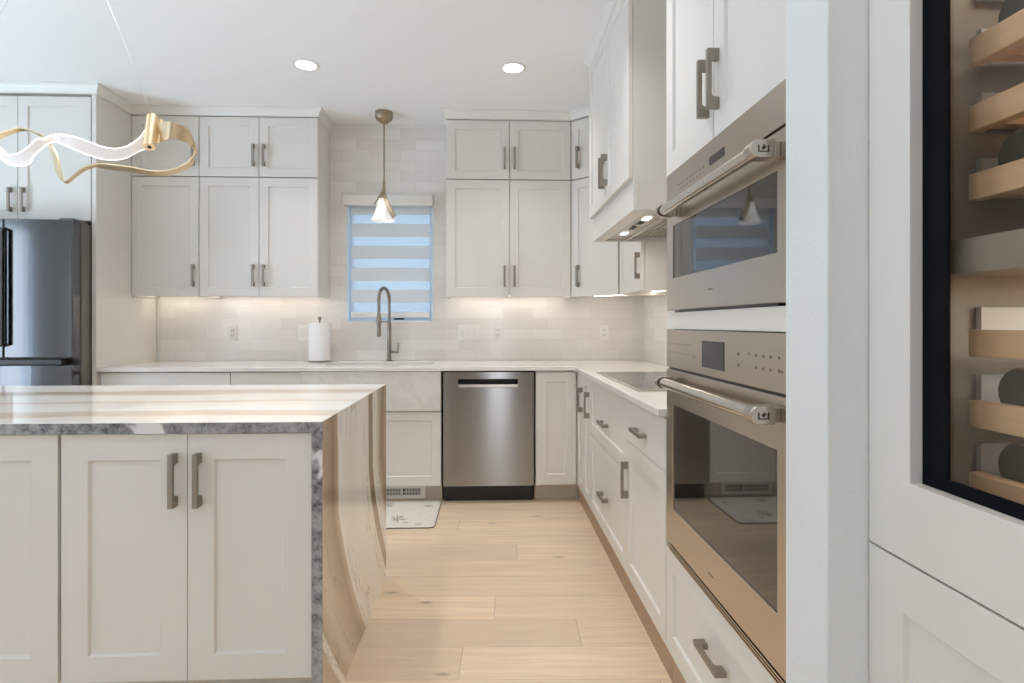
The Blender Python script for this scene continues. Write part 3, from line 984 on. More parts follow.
OX = 0.584                      # oven door face
def oven_door(parent, z0, z1, win):
    """steel door with window hole; win = (y0, y1, z0, z1)"""
    ys = [1.104, win[0], win[1], 1.886]; zs = [z0, win[2], win[3], z1]
    mm = MB().slab(ys, zs, lambda u, v: not (win[0] < u < win[1] and win[2] < v < win[3]), OX, OX + 0.026)
    md = MB(); md.v = [Vector((p.z, p.x, p.y)) for p in mm.v]; md.f = mm.f; md.sm = mm.sm
    d = obj('door', md, 'oven_steel', parent, 0.0015)
    obj('door_glass', MB().box(OX + 0.003, OX + 0.012, win[0] - 0.0005, win[1] + 0.0005, win[2] - 0.0005, win[3] + 0.0005), 'oven_glass', d)
    return d
def oven_handle(door, z):
    X, R = 0.541, 0.0155
    h = obj('handle', MB().cyl((X, 1.168, z), (X, 1.782, z), R, 24), 'handle_steel', door)
    for y0, y1 in ((1.136, 1.170), (1.782, 1.806)):
        # rounded lozenge end bracket and stem back to the door
        pr = []
        for q in range(10):
            a = math.pi / 2 + math.pi * q / 9
            pr.append((0.5385 + 0.0185 * math.cos(a), z + 0.0185 * math.sin(a)))
        pr += [(0.572, z - 0.0185), (0.572, z + 0.0185)]
        b = MB().prism([Vector((x, y0, zz)) for x, zz in pr], [Vector((x, y1, zz)) for x, zz in pr])
        obj('handle_bracket', b.box(0.572, OX - 0.0002, y0 + 0.004, y1 - 0.004, z - 0.015, z + 0.015), 'oven_steel', door, 0.002)
    obj('handle_ring', MB().cyl((X, 1.7815, z), (X, 1.7765, z), R + 0.002, 24), 'black_plastic', door)
    obj('handle_ring', MB().cyl((X, 1.1705, z), (X, 1.1755, z), R + 0.001, 24), 'handle_steel', door)
    lg = MB()                                              # engraved crown-and-flame mark on the near bracket
    yl = 1.1353; c = 0.5475
    lg.box(c - 0.0115, c - 0.0085, yl, yl + 0.001, z - 0.008, z + 0.006)
    lg.box(c + 0.0085, c + 0.0115, yl, yl + 0.001, z - 0.008, z + 0.006)
    lg.box(c - 0.0085, c + 0.0085, yl, yl + 0.001, z - 0.008, z - 0.0055)
    fl = [(0, 0.008), (0.0028, 0.0035), (0.005, 0.0045), (0.004, 0), (0.0012, -0.003), (-0.002, -0.003), (-0.004, 0), (-0.003, 0.003), (-0.001, 0.003)]
    lg.prism([Vector((c + a, yl, z + b)) for a, b in fl], [Vector((c + a, yl + 0.001, z + b)) for a, b in fl])
    obj('emblem', lg, 'engraving', door)

# microwave / upper oven
t = thing('microwave_oven', 'stainless steel microwave oven, upper of the two built-ins', 'microwave', (0.9, 1.51, 1.236))
obj('body', MB().box(0.615, 1.15, 1.125, 1.894, 1.2345, 1.683), 'fridge_side', t)
cp = obj('control_panel', MB().box(OX, 0.613, 1.104, 1.886, 1.596, 1.684), 'oven_steel', t, 0.0015)
obj('display', MB().box(OX - 0.0012, OX, 1.420, 1.515, 1.619, 1.640), 'display', cp)
for k in range(9):
    obj('touch_mark', MB().box(OX - 0.0006, OX, 1.555 + k * 0.026, 1.562 + k * 0.026, 1.626, 1.630), 'icon_print', cp)
    obj('touch_mark', MB().box(OX - 0.0006, OX, 1.555 + k * 0.026, 1.561 + k * 0.026, 1.611, 1.615), 'icon_print', cp)
d = oven_door(t, 1.243, 1.590, (1.155, 1.822, 1.345, 1.511))
oven_handle(d, 1.551)
bd = MB()
for k, yy in enumerate((1.497, 1.503, 1.510, 1.517, 1.523)):
    bd.box(OX - 0.0004, OX, yy, yy + 0.004, 1.289, 1.294)
obj('badge', bd, 'icon_print', d)
obj('vent', MB().box(0.592, 0.614, 1.165, 1.78, 1.2365, 1.2425), 'black_plastic', t)

# lower oven
t = thing('wall_oven', 'large stainless steel wall oven, lower of the two built-ins', 'oven', (0.9, 1.51, 0.465))
obj('body', MB().box(0.615, 1.18, 1.125, 1.894, 0.466, 1.188), 'fridge_side', t)
cp = obj('control_panel', MB().box(OX, 0.613, 1.104, 1.886, 1.060, 1.181), 'oven_steel', t, 0.0015)
obj('display', MB().box(OX - 0.0012, OX, 1.420, 1.568, 1.082, 1.154), 'display', cp)
for yy, zz, s in ((1.338, 1.129, .004), (1.338, 1.104, .004), (1.284, 1.133, .0025), (1.247, 1.131, .003), (1.213, 1.131, .003), (1.182, 1.131, .003), (1.146, 1.131, .003),
                  (1.247, 1.104, .003), (1.213, 1.104, .003), (1.182, 1.104, .003), (1.146, 1.104, .003), (1.632, 1.106, .003), (1.135, 1.104, .0025)):
    obj('touch_mark', MB().box(OX - 0.0006, OX, yy - s, yy + s, zz - s, zz + s), 'icon_print', cp)
for k in range(8):
    obj('touch_mark', MB().box(OX - 0.0006, OX, 1.66 + k * 0.028, 1.668 + k * 0.028, 1.136, 1.139), 'icon_print', cp)
    obj('touch_mark', MB().box(OX - 0.0006, OX, 1.66 + k * 0.028, 1.667 + k * 0.028, 1.108, 1.111), 'icon_print', cp)
obj('seam', MB().box(0.592, 0.612, 1.110, 1.880, 1.0525, 1.0595), 'black_plastic', t)
d = oven_door(t, 0.494, 1.054, (1.155, 1.822, 0.612, 0.9435))
oven_handle(d, 1.017)
bd = MB()
for k, yy in enumerate((1.490, 1.498, 1.506, 1.514, 1.522)):
    bd.box(OX - 0.0004, OX, yy, yy + 0.005, 0.535, 0.540)
obj('badge', bd, 'icon_print', d)
vb = MB().box(0.600, 0.613, 1.106, 1.884, 0.4655, 0.490)
obj('vent_back', vb, 'black_plastic', t)
for zz in (0.4665, 0.4745, 0.4825):
    obj('vent_louver', MB().box(0.586, 0.5995, 1.106, 1.884, zz, zz + 0.0035), 'handle_steel', t)

# ================================================================== WINE COLUMN
t = thing('wine_column', 'tall panelled wine refrigerator with a dark glass door, right of the partition wall', 'wine refrigerator', (0.92, 0.6, 0))
WXF = 0.641
wy0, wy1 = 0.195, 0.955
F = RF(WXF + 0.022, wy1)                                  # v0=.002,t=.020 -> face at WXF
gy0, gy1, gz0, gz1 = 0.292, 0.860, 0.956, 2.05
ys = [wy0, gy0, gy1, wy1]; zs = [0.8345, gz0, gz1, 2.13]
mm = MB().slab(ys, zs, lambda u, v: not (gy0 < u < gy1 and gz0 < v < gz1), WXF, WXF + 0.021)
md = MB(); md.v = [Vector((p.z, p.x, p.y)) for p in mm.v]; md.f = mm.f; md.sm = mm.sm
d = obj('door', md, 'paint', t, 0.0012)
gk = MB().slab([gy0 - 0.02, gy0 + 0.05, gy1 - 0.047, gy1 + 0.02], [gz0 - 0.02, gz0 + 0.018, gz1 - 0.05, gz1 + 0.02],
               lambda u, v: not (gy0 + 0.05 < u < gy1 - 0.047 and gz0 + 0.018 < v < gz1 - 0.05), WXF + 0.0215, WXF + 0.026)
g2 = MB(); g2.v = [Vector((p.z, p.x, p.y)) for p in gk.v]; g2.f = gk.f; g2.sm = gk.sm
obj('gasket_border', g2, 'gasket', d)
obj('door_glass', MB().box(WXF + 0.0265, WXF + 0.0305, gy0 - 0.01, gy1 + 0.01, gz0 - 0.01, gz1 + 0.01), 'wine_glass', d)
front('drawer', t, F, 0.0, 0.760, 0.118, 0.831, rail=0.080, v0=0.002)
obj('toe_kick', MB().box(0.70, 0.72, wy0, wy1, 0, 0.114), 'toe_paint', t)
front('top_panel', t, F, 0.0, 0.760, 2.134, 2.74, rail=0.080)
bx = MB()
bx.box(0.700, 1.205, wy0, wy0 + 0.03, 0.115, 2.13).box(0.700, 1.205, wy1 - 0.055, wy1, 0.115, 2.13)
bx.box(1.175, 1.205, wy0 + 0.03, wy1 - 0.055, 0.115, 2.13)
bx.box(0.700, 1.175, wy0 + 0.03, wy1 - 0.055, 0.115, 0.90).box(0.700, 1.175, wy0 + 0.03, wy1 - 0.055, 2.08, 2.13)
bx.box(0.700, 1.175, wy0 + 0.03, wy1 - 0.055, 1.275, 1.325)
obj('cabinet_liner', bx, 'wine_liner', t)
obj('carcass', MB().box(0.664, 0.699, wy0, wy0 + 0.03, 0.115, 2.13).box(0.664, 0.699, wy1 - 0.09, wy1, 0.115, 2.13).box(0.664, 1.205, wy0, wy1, 2.131, 2.74), 'wine_liner', t)
rl = MB()
for z in (1.632, 1.531, 1.427, 1.191, 1.084, 0.976, 1.735, 1.838, 1.941):
    for ya in (wy1 - 0.068, wy0 + 0.032):
        rl.box(0.778, 1.15, ya, ya + 0.010, z - 0.02, z + 0.035)
obj('shelf_rail', rl, 'wine_rail', t)
SH = [1.632, 1.531, 1.427, 1.191, 1.084, 0.976, 1.735, 1.838, 1.941]
for z in SH:
    s = obj('wine_shelf', MB().box(0.730, 0.752, 0.265, 0.856, z - 0.040, z), 'beech', t, 0.002)
    rk = MB()
    for q in range(6):
        yy = 0.28 + q * 0.108
        rk.box(0.753, 1.14, yy, yy + 0.022, z - 0.038, z - 0.022)
    obj('slat_rack', rk, 'beech', s)
area('wine_light', (0.95, 0.55, 2.07), (0, 0, 0), 0.2, 0.4, 6.0, (1.0, 0.97, 0.92), t)
area('wine_light', (0.95, 0.55, 1.27), (0, 0, 0), 0.2, 0.4, 2.6, (1.0, 0.97, 0.92), t)
def bottle(y, z, label):
    t = thing('wine_bottle', label, 'bottle', (0.95, y, z - 0.018), 'wine bottles lying in the wine refrigerator')
    pr = [(0.0, 0.0), (0.034, 0.0), (0.037, 0.004), (0.037, 0.19), (0.033, 0.21), (0.018, 0.235), (0.0145, 0.25), (0.0145, 0.29), (0.016, 0.291), (0.016, 0.30), (0.0, 0.30)]
    def turned(p):
        b = MB().lathe((0, 0, 0), p, 24)
        b.v = [Vector((0.757 + v.z, y + v.x, z + 0.0165 + v.y)) for v in b.v]
        return b
    bd = obj('glass_body', turned(pr), 'bottle', t)
    obj('foil', turned([(0.0, 0.3005), (0.0165, 0.3005), (0.0165, 0.262), (0.0150, 0.262)]), 'bottle_foil', t)
bottle(0.800, 1.632, 'dark wine bottle on the top shelf in view')
bottle(0.800, 1.427, 'dark wine bottle on the third shelf down, above the divider')
bottle(0.800, 1.084, 'dark wine bottle on the second shelf below the divider')
bottle(0.800, 0.976, 'dark wine bottle on the lowest shelf in view')

# ================================================================== ISLAND
IXR, IY0, IY1 = -0.4862, 1.717, 2.765
IXL = -3.0
t = thing('island_worktop', 'veined cream stone island top with waterfall end panel', 'countertop', (-1.7, 2.25, 0))
TH = 0.032
def xz(poly, y0, y1):
    return MB().prism([Vector((x, y0, z)) for x, z in poly], [Vector((x, y1, z)) for x, z in poly])
zt = 0.914
obj('top_slab', xz([(IXL, zt - TH), (IXR - TH - 0.0002, zt - TH), (IXR - 0.0002, zt), (IXL, zt)], IY0 + 0.0008, IY1), 'island_top_stone', t)
obj('waterfall_panel', xz([(IXR - TH, 0.0), (IXR, 0.0), (IXR, zt - 0.0002), (IXR - TH, zt - TH - 0.0002)], IY0 + 0.0008, IY1), 'island_end_stone', t)
obj('front_edge', MB().box(IXL, IXR - 0.0002, IY0 - 0.0012, IY0 + 0.0007, 0.914 - TH, 0.9125), 'marble_edge', t, 0, label='rough grey marbled front edge')
obj('end_edge', MB().box(IXR - TH, IXR - 0.0002, IY0 - 0.0012, IY0 + 0.0007, 0.0, 0.914 - TH - 0.0003), 'marble_edge', t, 0, label='grey marbled edge of the end panel')

IF = lambda x: frame((x, 1.752, 0), (1, 0, 0), (0, -1, 0))
def icab(label, x0, x1, hands=True):
    t = thing('island_cabinet', label, 'cabinet', ((x0 + x1) / 2, 2.1, 0))
    F = IF(x0); W = x1 - x0
    carcass(t, F, W, 0.90, 0.145, 0.8805)
    obj('toe_kick', MB().fbox(F, 0.0, W, -0.093, -0.075, 0.0, 0.1445), 'toe_paint', t)
    for a, b, h in ((0.0025, W / 2 - 0.001, W / 2 - 0.0345), (W / 2 + 0.001, W - 0.0025, W / 2 + 0.0345)):
        front('door', t, F, a, b, 0.158, 0.878, rail=0.075, hd=('v', h, 0.746) if hands else None, t=0.020)
    return t
icab('two-door island cabinet at the waterfall end', -1.2405, -0.5192)
icab('island cabinet cut off by the left edge of the photo', -1.9650, -1.2455)
icab('island cabinet farthest from the waterfall end', -2.6895, -1.9700)

# ================================================================== SMALL THINGS ON AND OVER THE WORKTOP
# faucet
t = thing('kitchen_faucet', 'tall brushed nickel gooseneck faucet behind the sink', 'faucet', (-0.760, 4.455, 0.9147))
FX, FY = -0.760, 4.455
obj('base', MB().lathe((FX, FY, 0.9147), [(0.027, 0), (0.027, 0.006), (0.019, 0.010)], 24), 'nickel', t)
obj('body', MB().cyl((FX, FY, 0.922), (FX, FY, 1.205), 0.0165, 20), 'nickel', t)
pts = [(FX, FY, 1.20 + 0.03 * k) for k in range(7)]
ax, ay = -0.024, -0.080                                    # spout swings left and forward
for k in range(1, 15):
    a = math.pi * k / 14
    pts.append((FX + ax * (1 - math.cos(a)), FY + ay * (1 - math.cos(a)), 1.38 + 0.088 * math.sin(a)))
pts += [(FX + 2 * ax, FY + 2 * ay, 1.38 - 0.03 * k) for k in range(1, 5)]
obj('spout', MB().tube(pts, 0.0115, 14), 'nickel', t)
coil = MB()
hel = []
N = 300
acc = [Vector(p) for p in pts]
seglen = [0]
for i in range(1, len(acc)): seglen.append(seglen[-1] + (acc[i] - acc[i - 1]).length)
for i in range(N + 1):
    s_ = seglen[-1] * i / N
    j = max(k for k in range(len(acc)) if seglen[k] <= s_ + 1e-9); j = min(j, len(acc) - 2)
    f_ = (s_ - seglen[j]) / max(seglen[j + 1] - seglen[j], 1e-6)
    p = acc[j].lerp(acc[j + 1], f_); tg = (acc[j + 1] - acc[j]).normalized()
    sd = Vector((ay, -ax, 0)).normalized(); up = tg.cross(sd)
    an = 2 * math.pi * i / 6
    hel.append(p + (sd * math.cos(an) + up * math.sin(an)) * 0.0125)
obj('spring_coil', MB().tube(hel, 0.0016, 5), 'nickel', t)
hx_, hy_ = FX + 2 * ax, FY + 2 * ay
obj('spray_head', MB().lathe((hx_, hy_, 0), [(0.013, 1.105), (0.015, 1.11), (0.015, 1.195), (0.021, 1.20), (0.022, 1.225), (0.019, 1.245), (0.012, 1.262)], 20), 'nickel', t)
obj('holder_arm', MB().tube([(FX, FY, 1.215), (hx_, hy_, 1.215)], 0.005, 10), 'nickel', t)
lv = MB().tube([(FX + 0.012, FY, 0.985), (FX + 0.075, FY, 0.985)], 0.0095, 14)
lv.tube([(FX + 0.066, FY, 0.985), (FX + 0.069, FY, 1.055)], 0.0065, 12)
obj('lever', lv, 'nickel', t)

# paper towel holder
t = thing('paper_towel_holder', 'roll of white paper towel on a steel stand left of the sink', 'paper towel', (-1.268, 4.40, 0.9147))
PX, PY = -1.268, 4.40
obj('base', MB().lathe((PX, PY, 0.9147), [(0.078, 0), (0.080, 0.003), (0.080, 0.009), (0.076, 0.012)], 32), 'nickel', t)
obj('rod', MB().cyl((PX, PY, 0.926), (PX, PY, 1.232), 0.006, 12), 'nickel', t)
obj('knob', MB().lathe((PX, PY, 1.226), [(0.006, 0), (0.012, 0.006), (0.012, 0.020), (0.008, 0.026), (0.0, 0.027)], 16), 'nickel', t)
obj('paper_roll', MB().lathe((PX, PY, 0.9272), [(0.020, 0.0), (0.077, 0.0), (0.079, 0.004), (0.079, 0.276), (0.077, 0.280), (0.020, 0.280)], 40).add([], []), 'paper', t)

# outlets and switch plates on the back tile
def plate(label, x, z, w, h, kind, group=None):
    t = thing('wall_outlet' if kind == 'o' else 'wall_switch', label, 'outlet' if kind == 'o' else 'light switch', (x, BACK_Y, z), group)
    obj('cover_plate', MB().box(x - w / 2, x + w / 2, BACK_Y - 0.0065, BACK_Y - 0.0004, z - h / 2, z + h / 2), 'white_plastic', t, 0.002)
    n = max(1, round(w / 0.055)) if kind == 's' else 1
    for k in range(n):
        cx = x + (k - (n - 1) / 2) * 0.046
        if kind == 's':
            obj('rocker', MB().box(cx - 0.016, cx + 0.016, BACK_Y - 0.0105, BACK_Y - 0.0067, z - 0.033, z + 0.033), 'outlet_face', t, 0.001)
        else:
            for dz in (-0.020, 0.020):
                rc = obj('receptacle', MB().box(cx - 0.017, cx + 0.017, BACK_Y - 0.009, BACK_Y - 0.0067, z + dz - 0.015, z + dz + 0.015), 'outlet_face', t, 0.002)
                sl = MB().box(cx - 0.008, cx - 0.005, BACK_Y - 0.0094, BACK_Y - 0.0091, z + dz - 0.005, z + dz + 0.006)
                sl.box(cx + 0.005, cx + 0.008, BACK_Y - 0.0094, BACK_Y - 0.0091, z + dz - 0.005, z + dz + 0.006)
                obj('slots', sl, 'slot', rc)
plate('white outlet on the tile farthest left, under the wide wall cabinet', -1.962, 1.131, 0.072, 0.117, 'o')
plate('white switch plate partly behind the paper towel roll', -1.410, 1.131, 0.118, 0.117, 's')
plate('wide white switch plate right of the faucet', -0.158, 1.131, 0.170, 0.117, 's')
plate('white outlet just right of the wide switch plate', 0.070, 1.131, 0.072, 0.117, 'o')
plate('white outlet on the tile near the right corner', 0.904, 1.131, 0.072, 0.117, 'o')

# window blind
t = thing('zebra_blind', 'white and blue banded zebra roller blind in the kitchen window', 'blind', (-0.766, 4.54, 2.19))
obj('cassette', MB().box(-1.112, -0.432, 4.468, 4.5285, 2.108, 2.186), 'trim_paint', t, 0.003)
obj('fabric', MB().box(wx0 + 0.030, wx1 - 0.026, 4.545, 4.5462, 1.285, 2.118), 'zebra', t)
obj('bottom_bar', MB().box(wx0 + 0.030, wx1 - 0.026, 4.536, 4.556, 1.246, 1.290), 'white_plastic', t, 0.004)

# pendant
PXc, PYc = -0.766, 4.270
t = thing('pendant_light', 'small bronze pendant with forked stem and glass flower shade over the sink', 'pendant lamp', (PXc, PYc, CEIL))
obj('canopy', MB().lathe((PXc, PYc, 0), [(0.018, 2.662), (0.030, 2.668), (0.058, 2.690), (0.064, 2.705), (0.064, CEIL - 0.001)], 36), 'bronze', t)
obj('rod', MB().cyl((PXc, PYc, 2.176), (PXc, PYc, 2.664), 0.0055, 12), 'bronze', t)
def branch(pts, ws, name):
    m = MB(); rings = []
    P = [Vector(p) for p in pts]
    for i, p in enumerate(P):
        tg = (P[min(i + 1, len(P) - 1)] - P[max(i - 1, 0)]).normalized()
        sd = tg.cross(Vector((0, 1, 0))).normalized(); w, d = ws[i]
        rings.append([p + sd * w + Vector((0, d, 0)), p + sd * w - Vector((0, d, 0)), p - sd * w - Vector((0, d, 0)), p - sd * w + Vector((0, d, 0))])
    m.v = [q for r in rings for q in r]
    for i in range(len(P) - 1):
        for k in range(4):
            k2 = (k + 1) % 4
            m.f.append((i * 4 + k, i * 4 + k2, i * 4 + 4 + k2, i * 4 + 4 + k)); m.sm.append(False)
    m.f += [(3, 2, 1, 0), tuple((len(P) - 1) * 4 + k for k in range(4))]; m.sm += [False, False]
    return obj(name, m, 'bronze', t, 0.001)
branch([(PXc, PYc - 0.004, 2.246), (PXc - 0.001, PYc - 0.006, 2.191), (PXc + 0.006, PYc - 0.025, 2.151), (PXc + 0.020, PYc - 0.048, 2.101), (PXc + 0.043, PYc - 0.066, 2.046), (PXc + 0.068, PYc - 0.076, 1.998), (PXc + 0.087, PYc - 0.080, 1.966)],
       [(0.007, 0.006), (0.010, 0.007), (0.0125, 0.009), (0.014, 0.010), (0.0155, 0.011), (0.0165, 0.012), (0.017, 0.012)], 'stem_branch')
branch([(PXc, PYc, 2.196), (PXc - 0.012, PYc + 0.004, 2.166), (PXc - 0.035, PYc + 0.01, 2.131), (PXc - 0.060, PYc + 0.016, 2.096), (PXc - 0.076, PYc + 0.02, 2.074)],
       [(0.007, 0.006), (0.0065, 0.006), (0.006, 0.006), (0.005, 0.006), (0.004, 0.006)], 'stem_branch')
scx = PXc - 0.008
pet = lambda k, z: 1.0 + (0.12 * abs(math.cos(3 * 2 * math.pi * k / 48)) if z < 2.0 else 0.0)
outer = [(0.030, 2.111), (0.036, 2.098), (0.046, 2.056), (0.058, 2.011), (0.070, 1.976), (0.080, 1.952)]
inner = [(r - 0.004, z + 0.001) for r, z in outer[::-1]]
sh = obj('glass_shade', MB().lathe((scx, PYc, 0), outer + inner, 48, True, pet), 'shade_glass', t)
obj('socket', MB().lathe((scx, PYc, 0), [(0.010, 2.151), (0.022, 2.141), (0.026, 2.114), (0.020, 2.108), (0.0, 2.108)], 20), 'bronze', t)
obj('bulb', MB().lathe((scx, PYc, 0), [(0.0, 2.106), (0.012, 2.101), (0.018, 2.071), (0.012, 2.046), (0.0, 2.038)], 16), 'bulb', t)

# floor register in the toe kick, and the mat
t = thing('vent_register', 'white slotted floor vent grille in the sink cabinet toe kick', 'vent', (-0.60, 3.96, 0.0))
rx0, rx1, rz0, rz1, ry = -0.790, -0.432, 0.016, 0.099, 3.9665
m = MB().slab([rx0, rx0 + 0.024, -0.594, -0.584, rx1 - 0.034, rx1], [rz0, rz0 + 0.022, rz1 - 0.016, rz1],
              lambda u, v: not (rz0 + 0.022 < v < rz1 - 0.016 and (rx0 + 0.024 < u < -0.594 or -0.584 < u < rx1 - 0.034)), ry - 0.010, ry - 0.0005)
m2 = MB(); m2.v = [Vector((p.x, p.z, p.y)) for p in m.v]; m2.f = m.f; m2.sm = m.sm
obj('frame', m2, 'grille_steel', t, 0.0012)
obj('duct', MB().box(rx0 + 0.02, rx1 - 0.03, ry - 0.002, ry - 0.0006, rz0 + 0.02, rz1 - 0.014), 'dark_gap', t)
fins = MB()
xx = rx0 + 0.030
while xx < rx1 - 0.038:
    if not -0.600 < xx < -0.580:
        fins.box(xx, xx + 0.0035, ry - 0.008, ry - 0.003, rz0 + 0.022, rz1 - 0.016)
    xx += 0.0105
fins.box(rx0 + 0.024, -0.594, ry - 0.0085, ry - 0.003, 0.058, 0.0605).box(-0.584, rx1 - 0.034, ry - 0.0085, ry - 0.003, 0.058, 0.0605)
obj('louvers', fins, 'grille_steel', t)

def rrect(x0, x1, y0, y1, r, n=6):
    o = []
    for cx, cy, a0 in ((x1 - r, y0 + r, -90), (x1 - r, y1 - r, 0), (x0 + r, y1 - r, 90), (x0 + r, y0 + r, 180)):
        for k in range(n + 1):
            a = math.radians(a0 + 90 * k / n)
            o.append((cx + r * math.cos(a), cy + r * math.sin(a)))
    return o
t = thing('kitchen_mat', 'cream cushioned floor mat with sketched flowers in front of the sink', 'mat', (-0.72, 3.68, 0))
R1 = rrect(-1.13, -0.318, 3.415, 3.925, 0.035)
obj('border', MB().prism([Vector((x, y, 0.0004)) for x, y in R1], [Vector((x, y, 0.007)) for x, y in R1]), 'mat_border', t, 0.002)
R2 = rrect(-1.127, -0.321, 3.418, 3.922, 0.033)
R3 = rrect(-1.118, -0.330, 3.427, 3.913, 0.028)
obj('pad', MB().prism([Vector((x, y, 0.007)) for x, y in R2], [Vector((x, y, 0.012)) for x, y in R3]), 'mat', t)
def sprig(cx, cy, s, n, a0):
    fl = MB()
    for k in range(n):
        a = a0 + 2 * math.pi * k / n + random.uniform(-0.25, 0.25)
        L = s * random.uniform(0.55, 1.0); w = s * 0.05
        d = Vector((math.cos(a), math.sin(a), 0)); q = Vector((-d.y, d.x, 0))
        b = Vector((cx, cy, 0.0122))
        fl.add([b, b + d * L * 0.55 + q * w, b + d * L, b + d * L * 0.6 - q * w], [(0, 1, 2, 3)])
    obj('flower_print', fl, 'mat_print', t, 0, solid=0.0004)
for cx, cy, s, n in ((-0.556, 3.555, 0.085, 10), (-0.395, 3.80, 0.05, 8), (-0.66, 3.84, 0.07, 9), (-0.85, 3.60, 0.08, 10), (-0.98, 3.80, 0.06, 8), (-0.42, 3.455, 0.035, 6), (-0.70, 3.47, 0.04, 7), (-0.50, 3.49, 0.03, 6)):
    sprig(cx, cy, s, n, random.uniform(0, 6))

# ================================================================== RIBBON CHANDELIER
LIT = [((-1.216, 2.11, 1.896), (-1.225, 2.118, 1.824)), ((-1.226, 2.09, 1.856), (-1.245, 2.098, 1.805)), ((-1.257, 2.07, 1.819), (-1.267, 2.078, 1.78)),
       ((-1.287, 2.05, 1.803), (-1.292, 2.058, 1.767)), ((-1.316, 2.03, 1.803), (-1.321, 2.038, 1.764)), ((-1.351, 2.02, 1.815), (-1.356, 2.028, 1.773)),
       ((-1.393, 2.01, 1.828), (-1.399, 2.018, 1.79)), ((-1.434, 2.01, 1.836), (-1.44, 2.018, 1.807)), ((-1.467, 2.01, 1.834), (-1.472, 2.03, 1.819)),
       ((-1.495, 2.01, 1.822), (-1.501, 2.04, 1.817)), ((-1.52, 2.01, 1.818), (-1.518, 2.03, 1.795)), ((-1.548, 2.0, 1.781), (-1.526, 2.008, 1.764)),
       ((-1.578, 2.0, 1.766), (-1.547, 2.008, 1.733)), ((-1.605, 2.0, 1.764), (-1.6, 2.008, 1.733)), ((-1.629, 2.0, 1.787), (-1.636, 2.008, 1.756)),
       ((-1.677, 2.0, 1.816), (-1.678, 2.008, 1.782)), ((-1.742, 2.0, 1.825), (-1.749, 2.008, 1.788)), ((-1.822, 2.0, 1.808), (-1.829, 2.008, 1.77)),
       ((-1.937, 2.02, 1.803), (-1.944, 2.028, 1.765)), ((-2.067, 2.06, 1.827), (-2.068, 2.068, 1.785))]
GOLD = [((-1.177, 2.11, 1.916), (-1.184, 2.11, 1.841)), ((-1.123, 2.09, 1.912), (-1.137, 2.1, 1.852)), ((-1.094, 2.1, 1.905), (-1.108, 2.11, 1.855)),
        ((-1.079, 2.13, 1.894), (-1.088, 2.14, 1.851)), ((-1.084, 2.17, 1.874), (-1.091, 2.18, 1.848)), ((-1.089, 2.2, 1.843), (-1.11, 2.23, 1.844)),
        ((-1.116, 2.22, 1.82), (-1.134, 2.27, 1.813)), ((-1.143, 2.23, 1.803), (-1.174, 2.28, 1.793)), ((-1.2, 2.24, 1.782), (-1.231, 2.29, 1.775)),
        ((-1.274, 2.25, 1.78), (-1.302, 2.3, 1.775)), ((-1.35, 2.26, 1.795), (-1.379, 2.31, 1.789)), ((-1.425, 2.27, 1.806), (-1.456, 2.32, 1.8)),
        ((-1.478, 2.28, 1.813), (-1.51, 2.33, 1.81)), ((-1.511, 2.28, 1.81), (-1.548, 2.33, 1.812)), ((-1.552, 2.28, 1.796), (-1.589, 2.32, 1.784)),
        ((-1.585, 2.28, 1.769), (-1.616, 2.31, 1.753)), ((-1.617, 2.28, 1.746), (-1.635, 2.31, 1.745)), ((-1.627, 2.28, 1.759), (-1.66, 2.3, 1.774)),
        ((-1.641, 2.28, 1.826), (-1.674, 2.3, 1.831)), ((-1.659, 2.28, 1.869), (-1.692, 2.3, 1.874)), ((-1.68, 2.28, 1.892), (-1.708, 2.3, 1.898)),
        ((-1.701, 2.28, 1.92), (-1.727, 2.31, 1.922)), ((-1.728, 2.28, 1.932), (-1.753, 2.31, 1.937)), ((-1.756, 2.28, 1.941), (-1.779, 2.31, 1.945)),
        ((-1.793, 2.28, 1.946), (-1.799, 2.3, 1.939)), ((-1.83, 2.28, 1.934), (-1.846, 2.3, 1.921)), ((-1.857, 2.28, 1.926), (-1.874, 2.3, 1.908)),
        ((-1.922, 2.27, 1.892), (-1.948, 2.3, 1.882)), ((-2.023, 2.26, 1.861), (-2.058, 2.3, 1.857)), ((-2.112, 2.24, 1.858), (-2.15, 2.28, 1.847)),
        ((-2.162, 2.2, 1.867), (-2.191, 2.23, 1.842)), ((-2.141, 2.12, 1.852), (-2.154, 2.14, 1.812)), ((-2.072, 2.062, 1.829), (-2.073, 2.07, 1.786))]
def smooth_pairs(pairs, k=5):
    def cr(a, b, c, d, t):
        return 0.5 * ((2 * b) + (c - a) * t + (2 * a - 5 * b + 4 * c - d) * t * t + (3 * b - a - 3 * c + d) * t ** 3)
    out = []
    n = len(pairs)
    V = [[Vector(p[0]) for p in pairs], [Vector(p[1]) for p in pairs]]
    for i in range(n - 1):
        for s_ in range(k):
            t_ = s_ / k
            out.append(tuple(cr(E[max(i - 1, 0)], E[i], E[i + 1], E[min(i + 2, n - 1)], t_) for E in V))
    out.append((V[0][-1], V[1][-1]))
    return out
def ribbon(pairs):
    m = MB()
    for a, b in pairs: m.v += [a, b]
    for i in range(len(pairs) - 1):
        m.f.append((2 * i, 2 * i + 1, 2 * i + 3, 2 * i + 2)); m.sm.append(True)
    return m
t = thing('ribbon_chandelier', 'twisting gold ribbon chandelier with a lit white strand over the island', 'chandelier', (-1.535, 2.15, CEIL))
L5 = smooth_pairs(LIT); G5 = smooth_pairs(GOLD)
obj('lit_strand', ribbon(L5), 'ribbon_light', t, 0, solid=0.004, label='glowing white strand')
for k in (0, 1):
    obj('lit_rim', MB().tube([p[k] for p in L5], 0.0028, 6), 'ribbon_rim', t)
obj('gold_strand', ribbon(G5), 'gold', t, 0, solid=0.005, label='brushed gold strand')
